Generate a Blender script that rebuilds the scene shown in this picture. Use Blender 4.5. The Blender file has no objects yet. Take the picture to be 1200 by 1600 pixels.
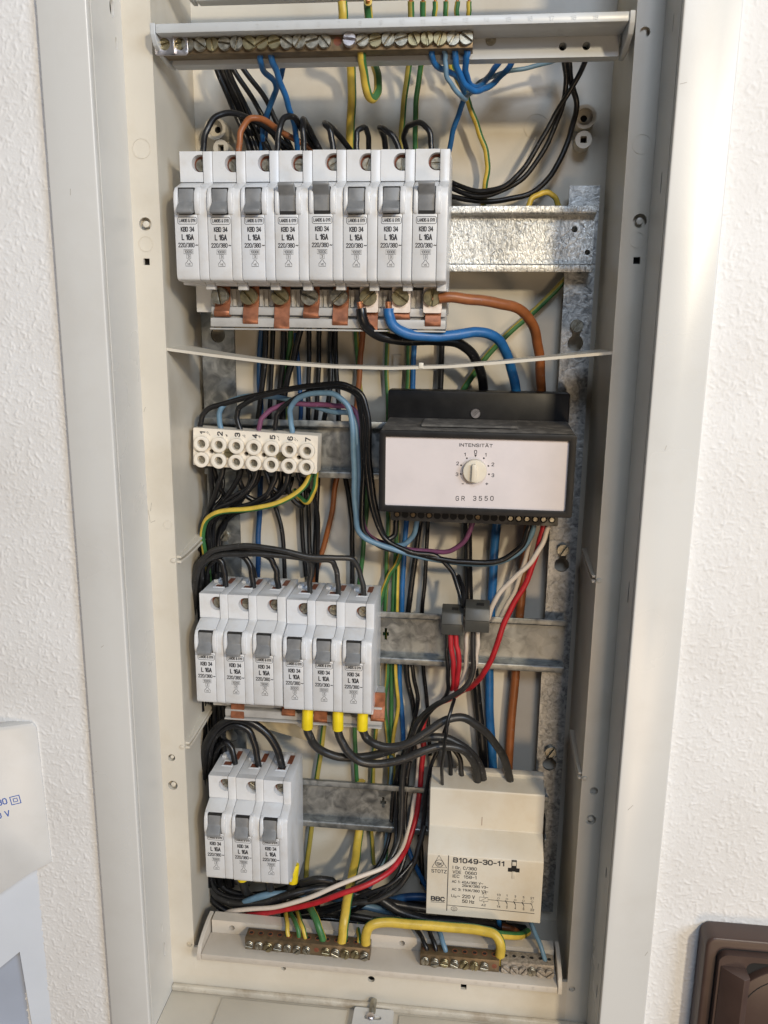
import bpy, bmesh, math, random
import numpy as np
from mathutils import Vector, Matrix

random.seed(7)
scene = bpy.context.scene
COL = scene.collection
MM = 0.001

# ------------------------------------------------------------------ camera
# World: x to the right along the wall, y into the wall, z up (metres). The wall plane is y = 0.
FPX = 1300.0                       # focal length in photograph pixels (1200 x 1600)
CAM_DIST = 410.0                   # camera to wall plane, mm
_V = Vector((535 - 600, 6450 - 800, FPX))                 # vanishing point straight down
_N = Vector((748 - 600, 0.0, FPX))                        # vanishing point of the wall normal
_N.y = -(FPX * FPX + _N.x * _V.x) / _V.y
ZC = -_V.normalized(); YC = _N.normalized(); XC = YC.cross(ZC)
CAM_Z = 1500.0                     # camera height above the floor, mm


def W(px, py, y):
    """photograph pixel -> point (x, y, z) in mm on the vertical plane at depth y (0 = wall)"""
    d = Vector((px - 600.0, py - 800.0, FPX))
    r = Vector((d.dot(XC), d.dot(YC), d.dot(ZC)))
    t = (CAM_DIST + y) / r.y
    return Vector((r.x * t, y, r.z * t))


def px_mm(px, py, y):
    """millimetres covered by one photograph pixel there"""
    d = Vector((px - 600.0, py - 800.0, FPX))
    return (CAM_DIST + y) / d.dot(YC)


cam_data = bpy.data.cameras.new('camera')
cam = bpy.data.objects.new('camera', cam_data)
COL.objects.link(cam)
rot = Matrix(((XC.x, -XC.y, -XC.z), (YC.x, -YC.y, -YC.z), (ZC.x, -ZC.y, -ZC.z)))
cam.matrix_world = Matrix.Translation(Vector((0, -CAM_DIST, CAM_Z)) * MM) @ rot.to_4x4()
cam_data.sensor_fit = 'VERTICAL'
cam_data.sensor_height = 36.0
cam_data.lens = FPX / 1600.0 * 36.0
cam_data.clip_start = 0.01
cam_data.clip_end = 50.0
scene.camera = cam

# ------------------------------------------------------------------ light
world = bpy.data.worlds.new('World'); scene.world = world
world.use_nodes = True
bg = world.node_tree.nodes['Background']
bg.inputs[0].default_value = (0.80, 0.86, 1.0, 1)
bg.inputs[1].default_value = 0.045


def area(name, loc, target, size, power, colr, size_y=None):
    l = bpy.data.lights.new(name, 'AREA')
    l.energy = power; l.color = colr; l.size = size
    if size_y:
        l.shape = 'RECTANGLE'; l.size_y = size_y
    o = bpy.data.objects.new(name, l); COL.objects.link(o)
    o.location = loc
    o.rotation_euler = (Vector(target) - Vector(loc)).to_track_quat('-Z', 'Y').to_euler()
    return o


# low sun through a window to the right and above, the cool sky in that window, an added cool fill high in front, an added weak warm fill for bounce from below
area('window_light', (0.64, -1.20, 1.95), (-0.05, 0.05, 1.33), 0.085, 12.0, (1.0, 0.84, 0.60))
area('sky_light', (1.90, -1.75, 2.20), (-0.08, 0.03, 1.45), 0.9, 33.0, (0.63, 0.78, 1.0), 0.9)
area('front_fill', (0.12, -1.05, 2.15), (-0.04, 0.05, 1.42), 0.30, 5.0, (0.72, 0.83, 1.0), 0.30)
area('warm_bounce_fill', (0.42, -1.5, 0.75), (-0.05, 0.05, 1.2), 0.35, 5.4, (1.0, 0.74, 0.48))

scene.view_settings.view_transform = 'Standard'
scene.view_settings.look = 'None'
scene.view_settings.exposure = 0.07
scene.view_settings.gamma = 1.0
scene.render.engine = 'CYCLES'
scene.cycles.max_bounces = 8
scene.cycles.use_denoising = True

# ------------------------------------------------------------------ materials


def mat(name, col, rough=0.45, metal=0.0, var=0.10, scale=90.0, bump=0.0, bscale=900.0, dirt=None, dscale=25.0,
        damt=0.5, rvar=0.12, spec=0.5, aged=None, fleck=None):
    m = bpy.data.materials.new(name); m.use_nodes = True
    nt = m.node_tree; N = nt.nodes; L = nt.links
    b = N['Principled BSDF']
    b.inputs['Metallic'].default_value = metal
    b.inputs['Specular IOR Level'].default_value = spec
    tc = N.new('ShaderNodeTexCoord')
    oi = N.new('ShaderNodeObjectInfo')
    add = N.new('ShaderNodeVectorMath'); add.operation = 'ADD'
    L.new(tc.outputs['Object'], add.inputs[0]); L.new(oi.outputs['Random'], add.inputs[1])
    n = N.new('ShaderNodeTexNoise'); n.inputs['Scale'].default_value = scale; n.inputs['Detail'].default_value = 5
    L.new(add.outputs[0], n.inputs['Vector'])
    r = N.new('ShaderNodeValToRGB')
    r.color_ramp.elements[0].position = 0.3; r.color_ramp.elements[1].position = 0.7
    c = Vector(col)
    r.color_ramp.elements[0].color = (*[max(0, x * (1 - var)) for x in c], 1)
    r.color_ramp.elements[1].color = (*[min(1, x * (1 + var)) for x in c], 1)
    L.new(n.outputs['Fac'], r.inputs['Fac'])
    out = r.outputs['Color']
    if dirt is not None:
        n2 = N.new('ShaderNodeTexNoise'); n2.inputs['Scale'].default_value = dscale; n2.inputs['Detail'].default_value = 7
        n2.inputs['Roughness'].default_value = 0.65
        L.new(add.outputs[0], n2.inputs['Vector'])
        mr = N.new('ShaderNodeMapRange'); mr.inputs['From Min'].default_value = 0.48; mr.inputs['From Max'].default_value = 0.72
        mr.inputs['To Max'].default_value = damt
        L.new(n2.outputs['Fac'], mr.inputs['Value'])
        mx = N.new('ShaderNodeMix'); mx.data_type = 'RGBA'
        L.new(mr.outputs[0], mx.inputs[0]); L.new(out, mx.inputs[6]); mx.inputs[7].default_value = (*dirt, 1)
        out = mx.outputs[2]
    if aged is not None:                                   # how far each single thing has yellowed (object colour)
        sc_ = N.new('ShaderNodeSeparateColor'); L.new(oi.outputs['Color'], sc_.inputs[0])
        mx = N.new('ShaderNodeMix'); mx.data_type = 'RGBA'
        L.new(sc_.outputs[0], mx.inputs[0]); L.new(out, mx.inputs[6]); mx.inputs[7].default_value = (*aged, 1); out = mx.outputs[2]
    if fleck is not None:                                  # paint specks and worn print
        n3 = N.new('ShaderNodeTexNoise'); n3.inputs['Scale'].default_value = 620; n3.inputs['Detail'].default_value = 1
        L.new(add.outputs[0], n3.inputs['Vector'])
        m3 = N.new('ShaderNodeMapRange'); m3.inputs['From Min'].default_value = 0.70; m3.inputs['From Max'].default_value = 0.75; m3.inputs['To Max'].default_value = 0.7
        L.new(n3.outputs['Fac'], m3.inputs['Value'])
        mx = N.new('ShaderNodeMix'); mx.data_type = 'RGBA'
        L.new(m3.outputs[0], mx.inputs[0]); L.new(out, mx.inputs[6]); mx.inputs[7].default_value = (*fleck, 1); out = mx.outputs[2]
    L.new(out, b.inputs['Base Color'])
    rr = N.new('ShaderNodeMapRange')
    rr.inputs['To Min'].default_value = max(0.02, rough - rvar); rr.inputs['To Max'].default_value = min(1, rough + rvar)
    L.new(n.outputs['Fac'], rr.inputs['Value']); L.new(rr.outputs[0], b.inputs['Roughness'])
    if bump:
        nb = N.new('ShaderNodeTexNoise'); nb.inputs['Scale'].default_value = bscale; nb.inputs['Detail'].default_value = 3
        L.new(add.outputs[0], nb.inputs['Vector'])
        bp = N.new('ShaderNodeBump'); bp.inputs['Strength'].default_value = 1.0; bp.inputs['Distance'].default_value = bump
        L.new(nb.outputs['Fac'], bp.inputs['Height']); L.new(bp.outputs[0], b.inputs['Normal'])
    return m


def wall_mat():
    """woodchip wallpaper: chips and crumbs pressed under paint"""
    m = bpy.data.materials.new('woodchip_wallpaper'); m.use_nodes = True
    nt = m.node_tree; N = nt.nodes; L = nt.links
    b = N['Principled BSDF']
    b.inputs['Base Color'].default_value = (0.80, 0.785, 0.765, 1)
    b.inputs['Roughness'].default_value = 0.75
    tc = N.new('ShaderNodeTexCoord')
    cn = N.new('ShaderNodeTexNoise'); cn.inputs['Scale'].default_value = 16; cn.inputs['Detail'].default_value = 7; L.new(tc.outputs['Object'], cn.inputs['Vector'])
    cr = N.new('ShaderNodeValToRGB'); cr.color_ramp.elements[0].position = 0.3; cr.color_ramp.elements[1].position = 0.65
    cr.color_ramp.elements[0].color = (0.71, 0.695, 0.675, 1); cr.color_ramp.elements[1].color = (0.77, 0.765, 0.757, 1)
    L.new(cn.outputs['Fac'], cr.inputs['Fac']); L.new(cr.outputs[0], b.inputs['Base Color'])
    fine = N.new('ShaderNodeTexNoise'); fine.inputs['Scale'].default_value = 700; fine.inputs['Detail'].default_value = 4
    L.new(tc.outputs['Object'], fine.inputs['Vector'])
    bp = N.new('ShaderNodeBump'); bp.inputs['Strength'].default_value = 0.8; bp.inputs['Distance'].default_value = 0.0002
    L.new(fine.outputs['Fac'], bp.inputs['Height']); L.new(bp.outputs[0], b.inputs['Normal'])
    return m


def galv_mat(name, dark, light, scale=160, rough=0.38, bump=0.00012, vor=0.12, stretch=1.0):
    """zinc spangle: crystals of different brightness, scratches along one direction"""
    m = bpy.data.materials.new(name); m.use_nodes = True
    nt = m.node_tree; N = nt.nodes; L = nt.links
    b = N['Principled BSDF']; b.inputs['Metallic'].default_value = 0.85
    tc = N.new('ShaderNodeTexCoord')
    mp = N.new('ShaderNodeMapping'); mp.inputs['Scale'].default_value = (stretch, stretch, 1.0); L.new(tc.outputs['Object'], mp.inputs['Vector'])
    n = N.new('ShaderNodeTexNoise'); n.inputs['Scale'].default_value = scale; n.inputs['Detail'].default_value = 6
    n.inputs['Distortion'].default_value = 1.2
    L.new(mp.outputs[0], n.inputs['Vector'])
    v = N.new('ShaderNodeTexVoronoi'); v.inputs['Scale'].default_value = scale * 1.3; v.inputs['Randomness'].default_value = 1
    L.new(tc.outputs['Object'], v.inputs['Vector'])
    sep = N.new('ShaderNodeSeparateColor'); L.new(v.outputs['Color'], sep.inputs[0])
    ad = N.new('ShaderNodeMath'); ad.operation = 'MULTIPLY_ADD'; ad.inputs[1].default_value = vor
    L.new(sep.outputs[0], ad.inputs[0]); L.new(n.outputs['Fac'], ad.inputs[2])
    r = N.new('ShaderNodeValToRGB')
    r.color_ramp.elements[0].position = 0.36; r.color_ramp.elements[1].position = 0.74
    r.color_ramp.elements[0].color = (*dark, 1); r.color_ramp.elements[1].color = (*light, 1)
    big = N.new('ShaderNodeTexNoise'); big.inputs['Scale'].default_value = 38; big.inputs['Detail'].default_value = 4; L.new(tc.outputs['Object'], big.inputs['Vector'])
    sh = N.new('ShaderNodeMath'); sh.operation = 'MULTIPLY_ADD'; sh.inputs[1].default_value = 0.55
    L.new(big.outputs['Fac'], sh.inputs[0]); L.new(ad.outputs[0], sh.inputs[2])
    sub = N.new('ShaderNodeMath'); sub.operation = 'SUBTRACT'; sub.inputs[1].default_value = 0.275; L.new(sh.outputs[0], sub.inputs[0])
    L.new(sub.outputs[0], r.inputs['Fac']); L.new(r.outputs[0], b.inputs['Base Color'])
    rr = N.new('ShaderNodeMapRange'); rr.inputs['To Min'].default_value = rough - 0.12; rr.inputs['To Max'].default_value = rough + 0.22
    L.new(n.outputs['Fac'], rr.inputs['Value']); L.new(rr.outputs[0], b.inputs['Roughness'])
    bp = N.new('ShaderNodeBump'); bp.inputs['Strength'].default_value = 1.0; bp.inputs['Distance'].default_value = bump
    L.new(ad.outputs[0], bp.inputs['Height']); L.new(bp.outputs[0], b.inputs['Normal'])
    return m


M = {}
M['wall'] = wall_mat()
M['box'] = mat('aged_cream_plastic', (0.61, 0.568, 0.485), 0.38, var=0.06, scale=14, dirt=(0.46, 0.39, 0.28), dscale=13, damt=0.45, bump=0.00003)
M['frame'] = mat('cream_painted_metal', (0.645, 0.64, 0.615), 0.30, var=0.03, scale=10, dirt=(0.50, 0.47, 0.42), dscale=22, damt=0.22, bump=0.00002, bscale=1500)
M['grimy'] = mat('grimy_cream_plastic', (0.58, 0.53, 0.44), 0.55, var=0.1, scale=60, dirt=(0.26, 0.18, 0.10), dscale=55, damt=0.85)
M['traytop'] = mat('cool_lit_tray_plastic', (0.54, 0.56, 0.57), 0.36, var=0.04, scale=30, dirt=(0.42, 0.40, 0.36), dscale=40, damt=0.3)  # tray plastic with the cool light on the upper trays put into its colour
M['tray'] = mat('grey_cream_plastic', (0.58, 0.525, 0.45), 0.45, var=0.05, scale=30, dirt=(0.45, 0.38, 0.28), dscale=40, damt=0.4)
M['white'] = mat('white_plastic', (0.665, 0.685, 0.715), 0.33, var=0.04, scale=40, dirt=(0.47, 0.42, 0.36), dscale=75, damt=0.40, aged=(0.60, 0.565, 0.50))
M['cream'] = mat('ivory_plastic', (0.70, 0.65, 0.55), 0.42, var=0.04, scale=40, dirt=(0.58, 0.46, 0.30), dscale=30, damt=0.45)
M['ivory'] = mat('ivory_terminal_plastic', (0.78, 0.72, 0.62), 0.42, var=0.04, scale=60, dirt=(0.5, 0.43, 0.33), dscale=60, damt=0.3)
M['grey'] = mat('grey_toggle_plastic', (0.19, 0.195, 0.20), 0.42, var=0.12, scale=200, dirt=(0.32, 0.31, 0.29), dscale=120, damt=0.4)
M['black'] = mat('black_plastic', (0.008, 0.008, 0.009), 0.45, var=0.2, scale=80, dirt=(0.06, 0.056, 0.05), dscale=55, damt=0.18, spec=0.35)
M['dusty'] = mat('dusty_black_plastic', (0.085, 0.08, 0.073), 0.85, var=0.25, scale=160, dirt=(0.24, 0.22, 0.195), dscale=110, damt=0.9)
M['panel'] = mat('pale_pink_front_panel', (0.69, 0.63, 0.625), 0.36, var=0.03, scale=30, dirt=(0.56, 0.52, 0.52), dscale=28, damt=0.45)
M['ink'] = mat('black_ink', (0.025, 0.025, 0.03), 0.6, var=0.3, scale=2500)
M['inkblue'] = mat('blue_ink', (0.035, 0.11, 0.42), 0.6, var=0.2, scale=2500)
M['scuff'] = mat('paint_scuff', (0.36, 0.33, 0.28), 0.7, var=0.3, scale=800)
M['dark'] = mat('dark_cavity', (0.012, 0.011, 0.010), 0.8)  # near-black; shade inside holes, slots and gaps put into the colour
M['brown'] = mat('brown_bakelite', (0.070, 0.043, 0.035), 0.42, var=0.1, scale=60)
M['bakelite'] = mat('red_brown_terminal_cage', (0.18, 0.055, 0.028), 0.5, var=0.3, scale=400)
M['galv'] = galv_mat('galvanised_steel', (0.15, 0.16, 0.165), (0.40, 0.41, 0.40), 110, 0.42, 0.00008, 0.15)
M['galvb'] = galv_mat('bright_galvanised_steel', (0.30, 0.305, 0.30), (0.78, 0.78, 0.75), 330, 0.40, 0.0005, 0.10, 1.9)
M['galvm'] = galv_mat('mottled_galvanised_steel', (0.22, 0.225, 0.225), (0.62, 0.62, 0.60), 300, 0.42, 0.0003, 0.10, 1.0)
M['screw'] = mat('zinc_screw', (0.36, 0.34, 0.28), 0.38, metal=0.85, var=0.35, scale=500, dirt=(0.25, 0.19, 0.10), dscale=300, damt=0.7)
M['screwy'] = mat('yellow_zinc_screw', (0.36, 0.31, 0.18), 0.36, metal=0.85, var=0.3, scale=400, dirt=(0.12, 0.085, 0.05), dscale=200, damt=0.8)
M['bright'] = mat('bright_nickel', (0.62, 0.58, 0.58), 0.36, metal=1.0, var=0.15, scale=300)
M['brass'] = mat('tarnished_brass', (0.20, 0.145, 0.085), 0.45, metal=0.6, var=0.3, scale=300, dirt=(0.08, 0.055, 0.035), dscale=150, damt=0.7)
M['oxide'] = mat('grey_oxide_brass', (0.36, 0.31, 0.25), 0.6, metal=0.3, var=0.35, scale=700, dirt=(0.14, 0.11, 0.085), dscale=400, damt=0.8)
M['copper'] = mat('oxidised_copper', (0.37, 0.145, 0.075), 0.44, metal=0.6, var=0.25, scale=250, dirt=(0.13, 0.05, 0.03), dscale=110, damt=0.75)
M['wirecu'] = mat('bare_copper', (0.62, 0.26, 0.13), 0.35, metal=0.9, var=0.2, scale=400)
M['tinned'] = mat('tinned_clamp', (0.76, 0.65, 0.56), 0.5, metal=0.25, var=0.1, scale=300)
M['busgrey'] = mat('grey_busbar_profile', (0.42, 0.41, 0.39), 0.4, var=0.08, scale=120, dirt=(0.25, 0.22, 0.19), dscale=80, damt=0.4)
M['wago'] = mat('grey_connector_plastic', (0.065, 0.064, 0.057), 0.42, var=0.1, scale=150)
M['sleeve'] = mat('yellow_sleeve', (0.80, 0.62, 0.015), 0.4, var=0.08, scale=200)
M['meter'] = mat('white_meter_plastic', (0.62, 0.66, 0.72), 0.4, var=0.04, scale=25)
M['meterg'] = mat('milky_meter_cover', (0.64, 0.64, 0.63), 0.35, var=0.06, scale=25, dirt=(0.52, 0.51, 0.48), dscale=30, damt=0.4)
M['meterin'] = mat('blue_grey_meter_inset', (0.36, 0.40, 0.48), 0.45, var=0.05, scale=25)
M['paper'] = mat('yellowed_paper', (0.62, 0.52, 0.33), 0.7, var=0.1, scale=150)


def wire_mat(name, col, rough=0.42, var=0.14, dust=0.38):
    d = [min(1, c * 0.75 + 0.022) for c in col]
    return mat(name, col, rough, var=var, scale=180, dirt=d, dscale=70, damt=dust, bump=0.00012, bscale=260, fleck=[c * .6 + .10 for c in col])


M['k'] = wire_mat('black_pvc', (0.006, 0.006, 0.007), 0.34, 0.2, 0.30)
M['kg'] = wire_mat('dark_grey_pvc', (0.022, 0.021, 0.020), 0.40, 0.2, 0.4)
M['b'] = wire_mat('blue_pvc', (0.014, 0.115, 0.32))
M['db'] = wire_mat('dark_blue_pvc', (0.010, 0.060, 0.17))
M['lb'] = wire_mat('light_blue_pvc', (0.125, 0.225, 0.315))
M['br'] = wire_mat('brown_pvc', (0.27, 0.088, 0.026))
M['r'] = wire_mat('red_pvc', (0.42, 0.014, 0.022))
M['w'] = wire_mat('white_pvc', (0.64, 0.56, 0.48), var=0.04)
M['p'] = wire_mat('purple_pvc', (0.16, 0.05, 0.11))
M['y'] = wire_mat('yellow_pvc', (0.58, 0.41, 0.055))
M['g'] = wire_mat('green_pvc', (0.040, 0.15, 0.045))
M['dy'] = wire_mat('dull_yellow_pvc', (0.36, 0.29, 0.055))

# ------------------------------------------------------------------ geometry helpers (all lengths in mm)
FRONT = lambda u, v, w: (u, w, v)            # sheet facing the room, w goes into the wall
TOP = lambda u, v, w: (u, v, -w)             # sheet facing up, v = depth

_R = [(.13, 0), (.42, 0)]
STROKES = {
    '0': (.55, [[(0, .2), (0, .8), (.14, 1), (.41, 1), (.55, .8), (.55, .2), (.41, 0), (.14, 0), (0, .2)]]),
    '1': (.36, [[(.02, .76), (.28, 1), (.28, 0)]]),
    '2': (.57, [[(0, .78), (.12, 1), (.43, 1), (.55, .84), (.55, .66), (0, 0), (.57, 0)]]),
    '3': (.55, [[(0, .82), (.13, 1), (.42, 1), (.55, .86), (.55, .66), (.4, .53), (.2, .53)], [(.4, .53), (.55, .4), (.55, .17), (.42, 0), (.13, 0), (0, .18)]]),
    '4': (.6, [[(.42, 0), (.42, 1), (0, .28), (.6, .28)]]),
    '5': (.55, [[(.52, 1), (.06, 1), (.02, .52), (.2, .62), (.4, .62), (.55, .46), (.55, .17), (.42, 0), (.13, 0), (0, .15)]]),
    '6': (.55, [[(.52, .88), (.4, 1), (.15, 1), (0, .8), (0, .2), (.13, 0), (.42, 0), (.55, .18), (.55, .4), (.42, .57), (.13, .57), (0, .42)]]),
    '7': (.55, [[(0, 1), (.55, 1), (.2, 0)]]),
    '8': (.55, [[(.14, .53), (.02, .66), (.02, .86), (.14, 1), (.41, 1), (.53, .86), (.53, .66), (.41, .53), (.14, .53), (0, .38), (0, .15), (.14, 0), (.41, 0), (.55, .15), (.55, .38), (.41, .53)]]),
    '9': (.55, [[(.03, .12), (.15, 0), (.4, 0), (.55, .2), (.55, .8), (.42, 1), (.13, 1), (0, .82), (0, .6), (.13, .43), (.42, .43), (.55, .58)]]),
    'A': (.64, [[(0, 0), (.32, 1), (.64, 0)], [(.12, .3), (.52, .3)]]),
    'Ä': (.64, [[(0, 0), (.32, 1), (.64, 0)], [(.12, .3), (.52, .3)], [(.15, 1.18), (.15, 1.3)], [(.49, 1.18), (.49, 1.3)]]),
    'B': (.56, [[(0, 0), (0, 1), (.4, 1), (.53, .88), (.53, .65), (.4, .53), (0, .53)], [(.4, .53), (.56, .4), (.56, .14), (.42, 0), (0, 0)]]),
    'C': (.55, [[(.55, .78), (.42, 1), (.14, 1), (0, .8), (0, .2), (.14, 0), (.42, 0), (.55, .22)]]),
    'D': (.56, [[(0, 0), (0, 1), (.38, 1), (.56, .8), (.56, .2), (.38, 0), (0, 0)]]),
    'E': (.5, [[(.5, 0), (0, 0), (0, 1), (.5, 1)], [(0, .52), (.42, .52)]]),
    'G': (.57, [[(.55, .8), (.42, 1), (.14, 1), (0, .8), (0, .2), (.14, 0), (.42, 0), (.56, .2), (.56, .48), (.32, .48)]]),
    'H': (.56, [[(0, 0), (0, 1)], [(.56, 0), (.56, 1)], [(0, .52), (.56, .52)]]),
    'I': (.06, [[(.03, 0), (.03, 1)]]),
    'K': (.56, [[(0, 0), (0, 1)], [(.54, 1), (0, .42)], [(.16, .58), (.56, 0)]]),
    'L': (.5, [[(0, 1), (0, 0), (.5, 0)]]),
    'N': (.58, [[(0, 0), (0, 1), (.58, 0), (.58, 1)]]),
    'O': (.6, [[(0, .2), (0, .8), (.15, 1), (.45, 1), (.6, .8), (.6, .2), (.45, 0), (.15, 0), (0, .2)]]),
    'R': (.57, [[(0, 0), (0, 1), (.4, 1), (.55, .86), (.55, .62), (.4, .48), (0, .48)], [(.32, .48), (.57, 0)]]),
    'S': (.55, [[(.54, .82), (.42, 1), (.13, 1), (0, .86), (0, .67), (.12, .55), (.43, .47), (.55, .34), (.55, .15), (.42, 0), (.13, 0), (0, .18)]]),
    'T': (.56, [[(0, 1), (.56, 1)], [(.28, 1), (.28, 0)]]),
    'U': (.56, [[(0, 1), (0, .2), (.14, 0), (.42, 0), (.56, .2), (.56, 1)]]),
    'V': (.6, [[(0, 1), (.3, 0), (.6, 1)]]),
    'W': (.86, [[(0, 1), (.2, 0), (.43, .9), (.66, 0), (.86, 1)]]),
    'Y': (.6, [[(0, 1), (.3, .48), (.6, 1)], [(.3, .48), (.3, 0)]]),
    'Z': (.56, [[(0, 1), (.56, 1), (0, 0), (.56, 0)]]),
    'c': (.36, [[(.36, .3), (.28, .4), (.1, .4), (0, .3), (0, -.06), (.1, -.16), (.28, -.16), (.36, -.06)]]),
    'k': (.4, [[(0, 0), (0, 1)], [(.38, .65), (0, .25)], [(.12, .4), (.4, 0)]]),
    'r': (.3, [[(0, 0), (0, .66)], [(0, .46), (.12, .64), (.3, .66)]]),
    'z': (.4, [[(0, .66), (.4, .66), (0, 0), (.4, 0)]]),
    '&': (.6, [[(.6, 0), (.1, .75), (.12, .95), (.25, 1), (.38, .95), (.38, .75), (.05, .4), (0, .2), (.12, 0), (.3, 0), (.57, .42)]]),
    '/': (.4, [[(0, -.1), (.4, 1.05)]]), '~': (.6, [[(0, .42), (.1, .56), (.24, .56), (.36, .42), (.5, .42), (.6, .56)]]),
    '-': (.36, [[(0, .44), (.36, .44)]]), '+': (.5, [[(0, .44), (.5, .44)], [(.25, .18), (.25, .7)]]),
    ':': (.08, [[(.04, .0), (.04, .12)], [(.04, .5), (.04, .62)]]), '.': (.08, [[(.04, 0), (.04, .12)]]), ' ': (.22, []),
}


class MB:
    def __init__(s):
        s.v = []; s.f = []; s.m = []

    def add(s, vs, fs, mi=0):
        o = len(s.v)
        s.v += [tuple(p) for p in vs]
        for f in fs:
            s.f.append(tuple(i + o for i in f)); s.m.append(mi)
        return s

    def box(s, x0, x1, y0, y1, z0, z1, mi=0):
        vs = [(x, y, z) for x in (x0, x1) for y in (y0, y1) for z in (z0, z1)]
        return s.add(vs, [(0, 1, 3, 2), (4, 6, 7, 5), (0, 4, 5, 1), (2, 3, 7, 6), (0, 2, 6, 4), (1, 5, 7, 3)], mi)

    def cyl(s, c, d, r0, r1, h, n=16, mi=0, cap0=True, cap1=True):
        d = Vector(d).normalized(); c = Vector(c)
        a = d.orthogonal().normalized(); b = d.cross(a)
        vs = []
        for k, (r, t) in enumerate(((r0, 0), (r1, h))):
            for i in range(n):
                q = 2 * math.pi * i / n
                vs.append(c + d * t + (a * math.cos(q) + b * math.sin(q)) * r)
        fs = [(i, (i + 1) % n, n + (i + 1) % n, n + i) for i in range(n)]
        if cap0: fs.append(tuple(range(n))[::-1])
        if cap1: fs.append(tuple(range(n, 2 * n)))
        return s.add(vs, fs, mi)

    def prism(s, poly, a, b, axis='x', mi=0):
        """poly: (y, z) for axis x, (x, z) for axis y, (x, y) for axis z"""
        f = {'x': lambda p, t: (t, p[0], p[1]), 'y': lambda p, t: (p[0], t, p[1]), 'z': lambda p, t: (p[0], p[1], t)}[axis]
        n = len(poly)
        vs = [f(p, a) for p in poly] + [f(p, b) for p in poly]
        fs = [(i, (i + 1) % n, n + (i + 1) % n, n + i) for i in range(n)] + [tuple(range(n))[::-1], tuple(range(n, 2 * n))]
        return s.add(vs, fs, mi)

    def plate(s, outline, holes, thick, mp=FRONT, w0=0.0, mi=0):
        """sheet with real through holes"""
        bm = bmesh.new(); es = []; loops = []
        for lp in [outline] + holes:
            vv = [bm.verts.new((p[0], p[1], 0)) for p in lp]
            loops.append(vv)
            for i in range(len(vv)):
                es.append(bm.edges.new((vv[i], vv[(i + 1) % len(vv)])))
        bmesh.ops.triangle_fill(bm, use_beauty=True, use_dissolve=False, edges=es)
        bm.verts.index_update()
        n = len(bm.verts)
        co = [(v.co.x, v.co.y) for v in bm.verts]
        tris = [tuple(v.index for v in f.verts) for f in bm.faces]
        vs = [mp(p[0], p[1], w0) for p in co] + [mp(p[0], p[1], w0 + thick) for p in co]
        fs = list(tris) + [tuple(i + n for i in t[::-1]) for t in tris]
        for lp in loops:
            ix = [v.index for v in lp]
            for i in range(len(ix)):
                a, b = ix[i], ix[(i + 1) % len(ix)]
                fs.append((a, b, b + n, a + n))
        bm.free()
        return s.add(vs, fs, mi)

    def text(s, st, u, v, h, width=None, bold=0.012, mp=FRONT, w=-0.06, rot=0.0, align=0.5, mi=0, sx=0.95):
        """stroked lettering with capital height h, squeezed to WIDTH if given"""
        x = 0.0; lines = []
        for ch in st:
            adv, pl = STROKES[ch]
            for p in pl: lines.append([(x + a, b) for a, b in p])
            x += adv + 0.24
        tot = x - 0.24
        t = h * (0.135 + bold * 2.2)
        kx = h * sx if width is None else (width - t) / max(tot, .05)
        c, q = math.cos(rot), math.sin(rot); k = 0
        for p in lines:
            P = [Vector(((a - tot * align) * kx + (t / 2 if width and align == 0 else 0), b * (h - t) + t / 2)) for a, b in p]
            for i in range(len(P) - 1):
                a, b = P[i], P[i + 1]; d = b - a
                if d.length < 1e-6: continue
                d.normalize(); n = Vector((-d.y, d.x)) * t / 2; e = d * t * 0.42
                k = (k + 1) % 6
                vs = []
                for z in (a - e - n, b + e - n, b + e + n, a - e + n):
                    vs.append(mp(u + z.x * c - z.y * q, v + z.x * q + z.y * c, w - 0.003 * k))
                s.add(vs, [(0, 1, 2, 3)], mi)
        return s

    def line(s, a, b, t, mp=FRONT, w=-0.06, mi=0):
        a = Vector(a); b = Vector(b); d = (b - a).normalized(); n = Vector((-d.y, d.x)) * t / 2
        return s.add([mp(p.x, p.y, w) for p in (a - n, b - n, b + n, a + n)], [(0, 1, 2, 3)], mi)

    def loop(s, pts, t, mp=FRONT, w=-0.06, mi=0):
        """closed printed outline of stroke t"""
        n = len(pts); P = [Vector(p) for p in pts]; vs = []
        for i in range(n):
            d = (P[(i + 1) % n] - P[i - 1]).normalized(); nn = Vector((-d.y, d.x)) * t / 2
            vs += [mp(*(P[i] + nn), w), mp(*(P[i] - nn), w)]
        return s.add(vs, [(2 * i, 2 * i + 1, (2 * i + 3) % (2 * n), (2 * i + 2) % (2 * n)) for i in range(n)], mi)

    def build(s, name, mats, parent=None, loc=(0, 0, 0), rot=(0, 0, 0), bevel=0.0, seg=2, flat=False, angle=35):
        me = s.mesh(name, mats, bevel, seg, flat, angle)
        return link(name, me, parent, loc, rot)

    def mesh(s, name, mats, bevel=0.0, seg=2, flat=False, angle=35):
        me = bpy.data.meshes.new(name)
        me.from_pydata([(x * MM, y * MM, z * MM) for x, y, z in s.v], [], s.f)
        if not isinstance(mats, (list, tuple)): mats = [mats]
        for q in mats: me.materials.append(M[q])
        me.polygons.foreach_set('material_index', s.m)
        bm = bmesh.new(); bm.from_mesh(me)
        if not flat:
            bmesh.ops.recalc_face_normals(bm, faces=bm.faces)
        if bevel:
            es = [e for e in bm.edges if len(e.link_faces) == 2 and e.calc_face_angle(0) > math.radians(28)]
            bmesh.ops.bevel(bm, geom=es, offset=bevel * MM, segments=seg, profile=0.5, affect='EDGES', clamp_overlap=True)
        for f in bm.faces: f.smooth = True
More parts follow.
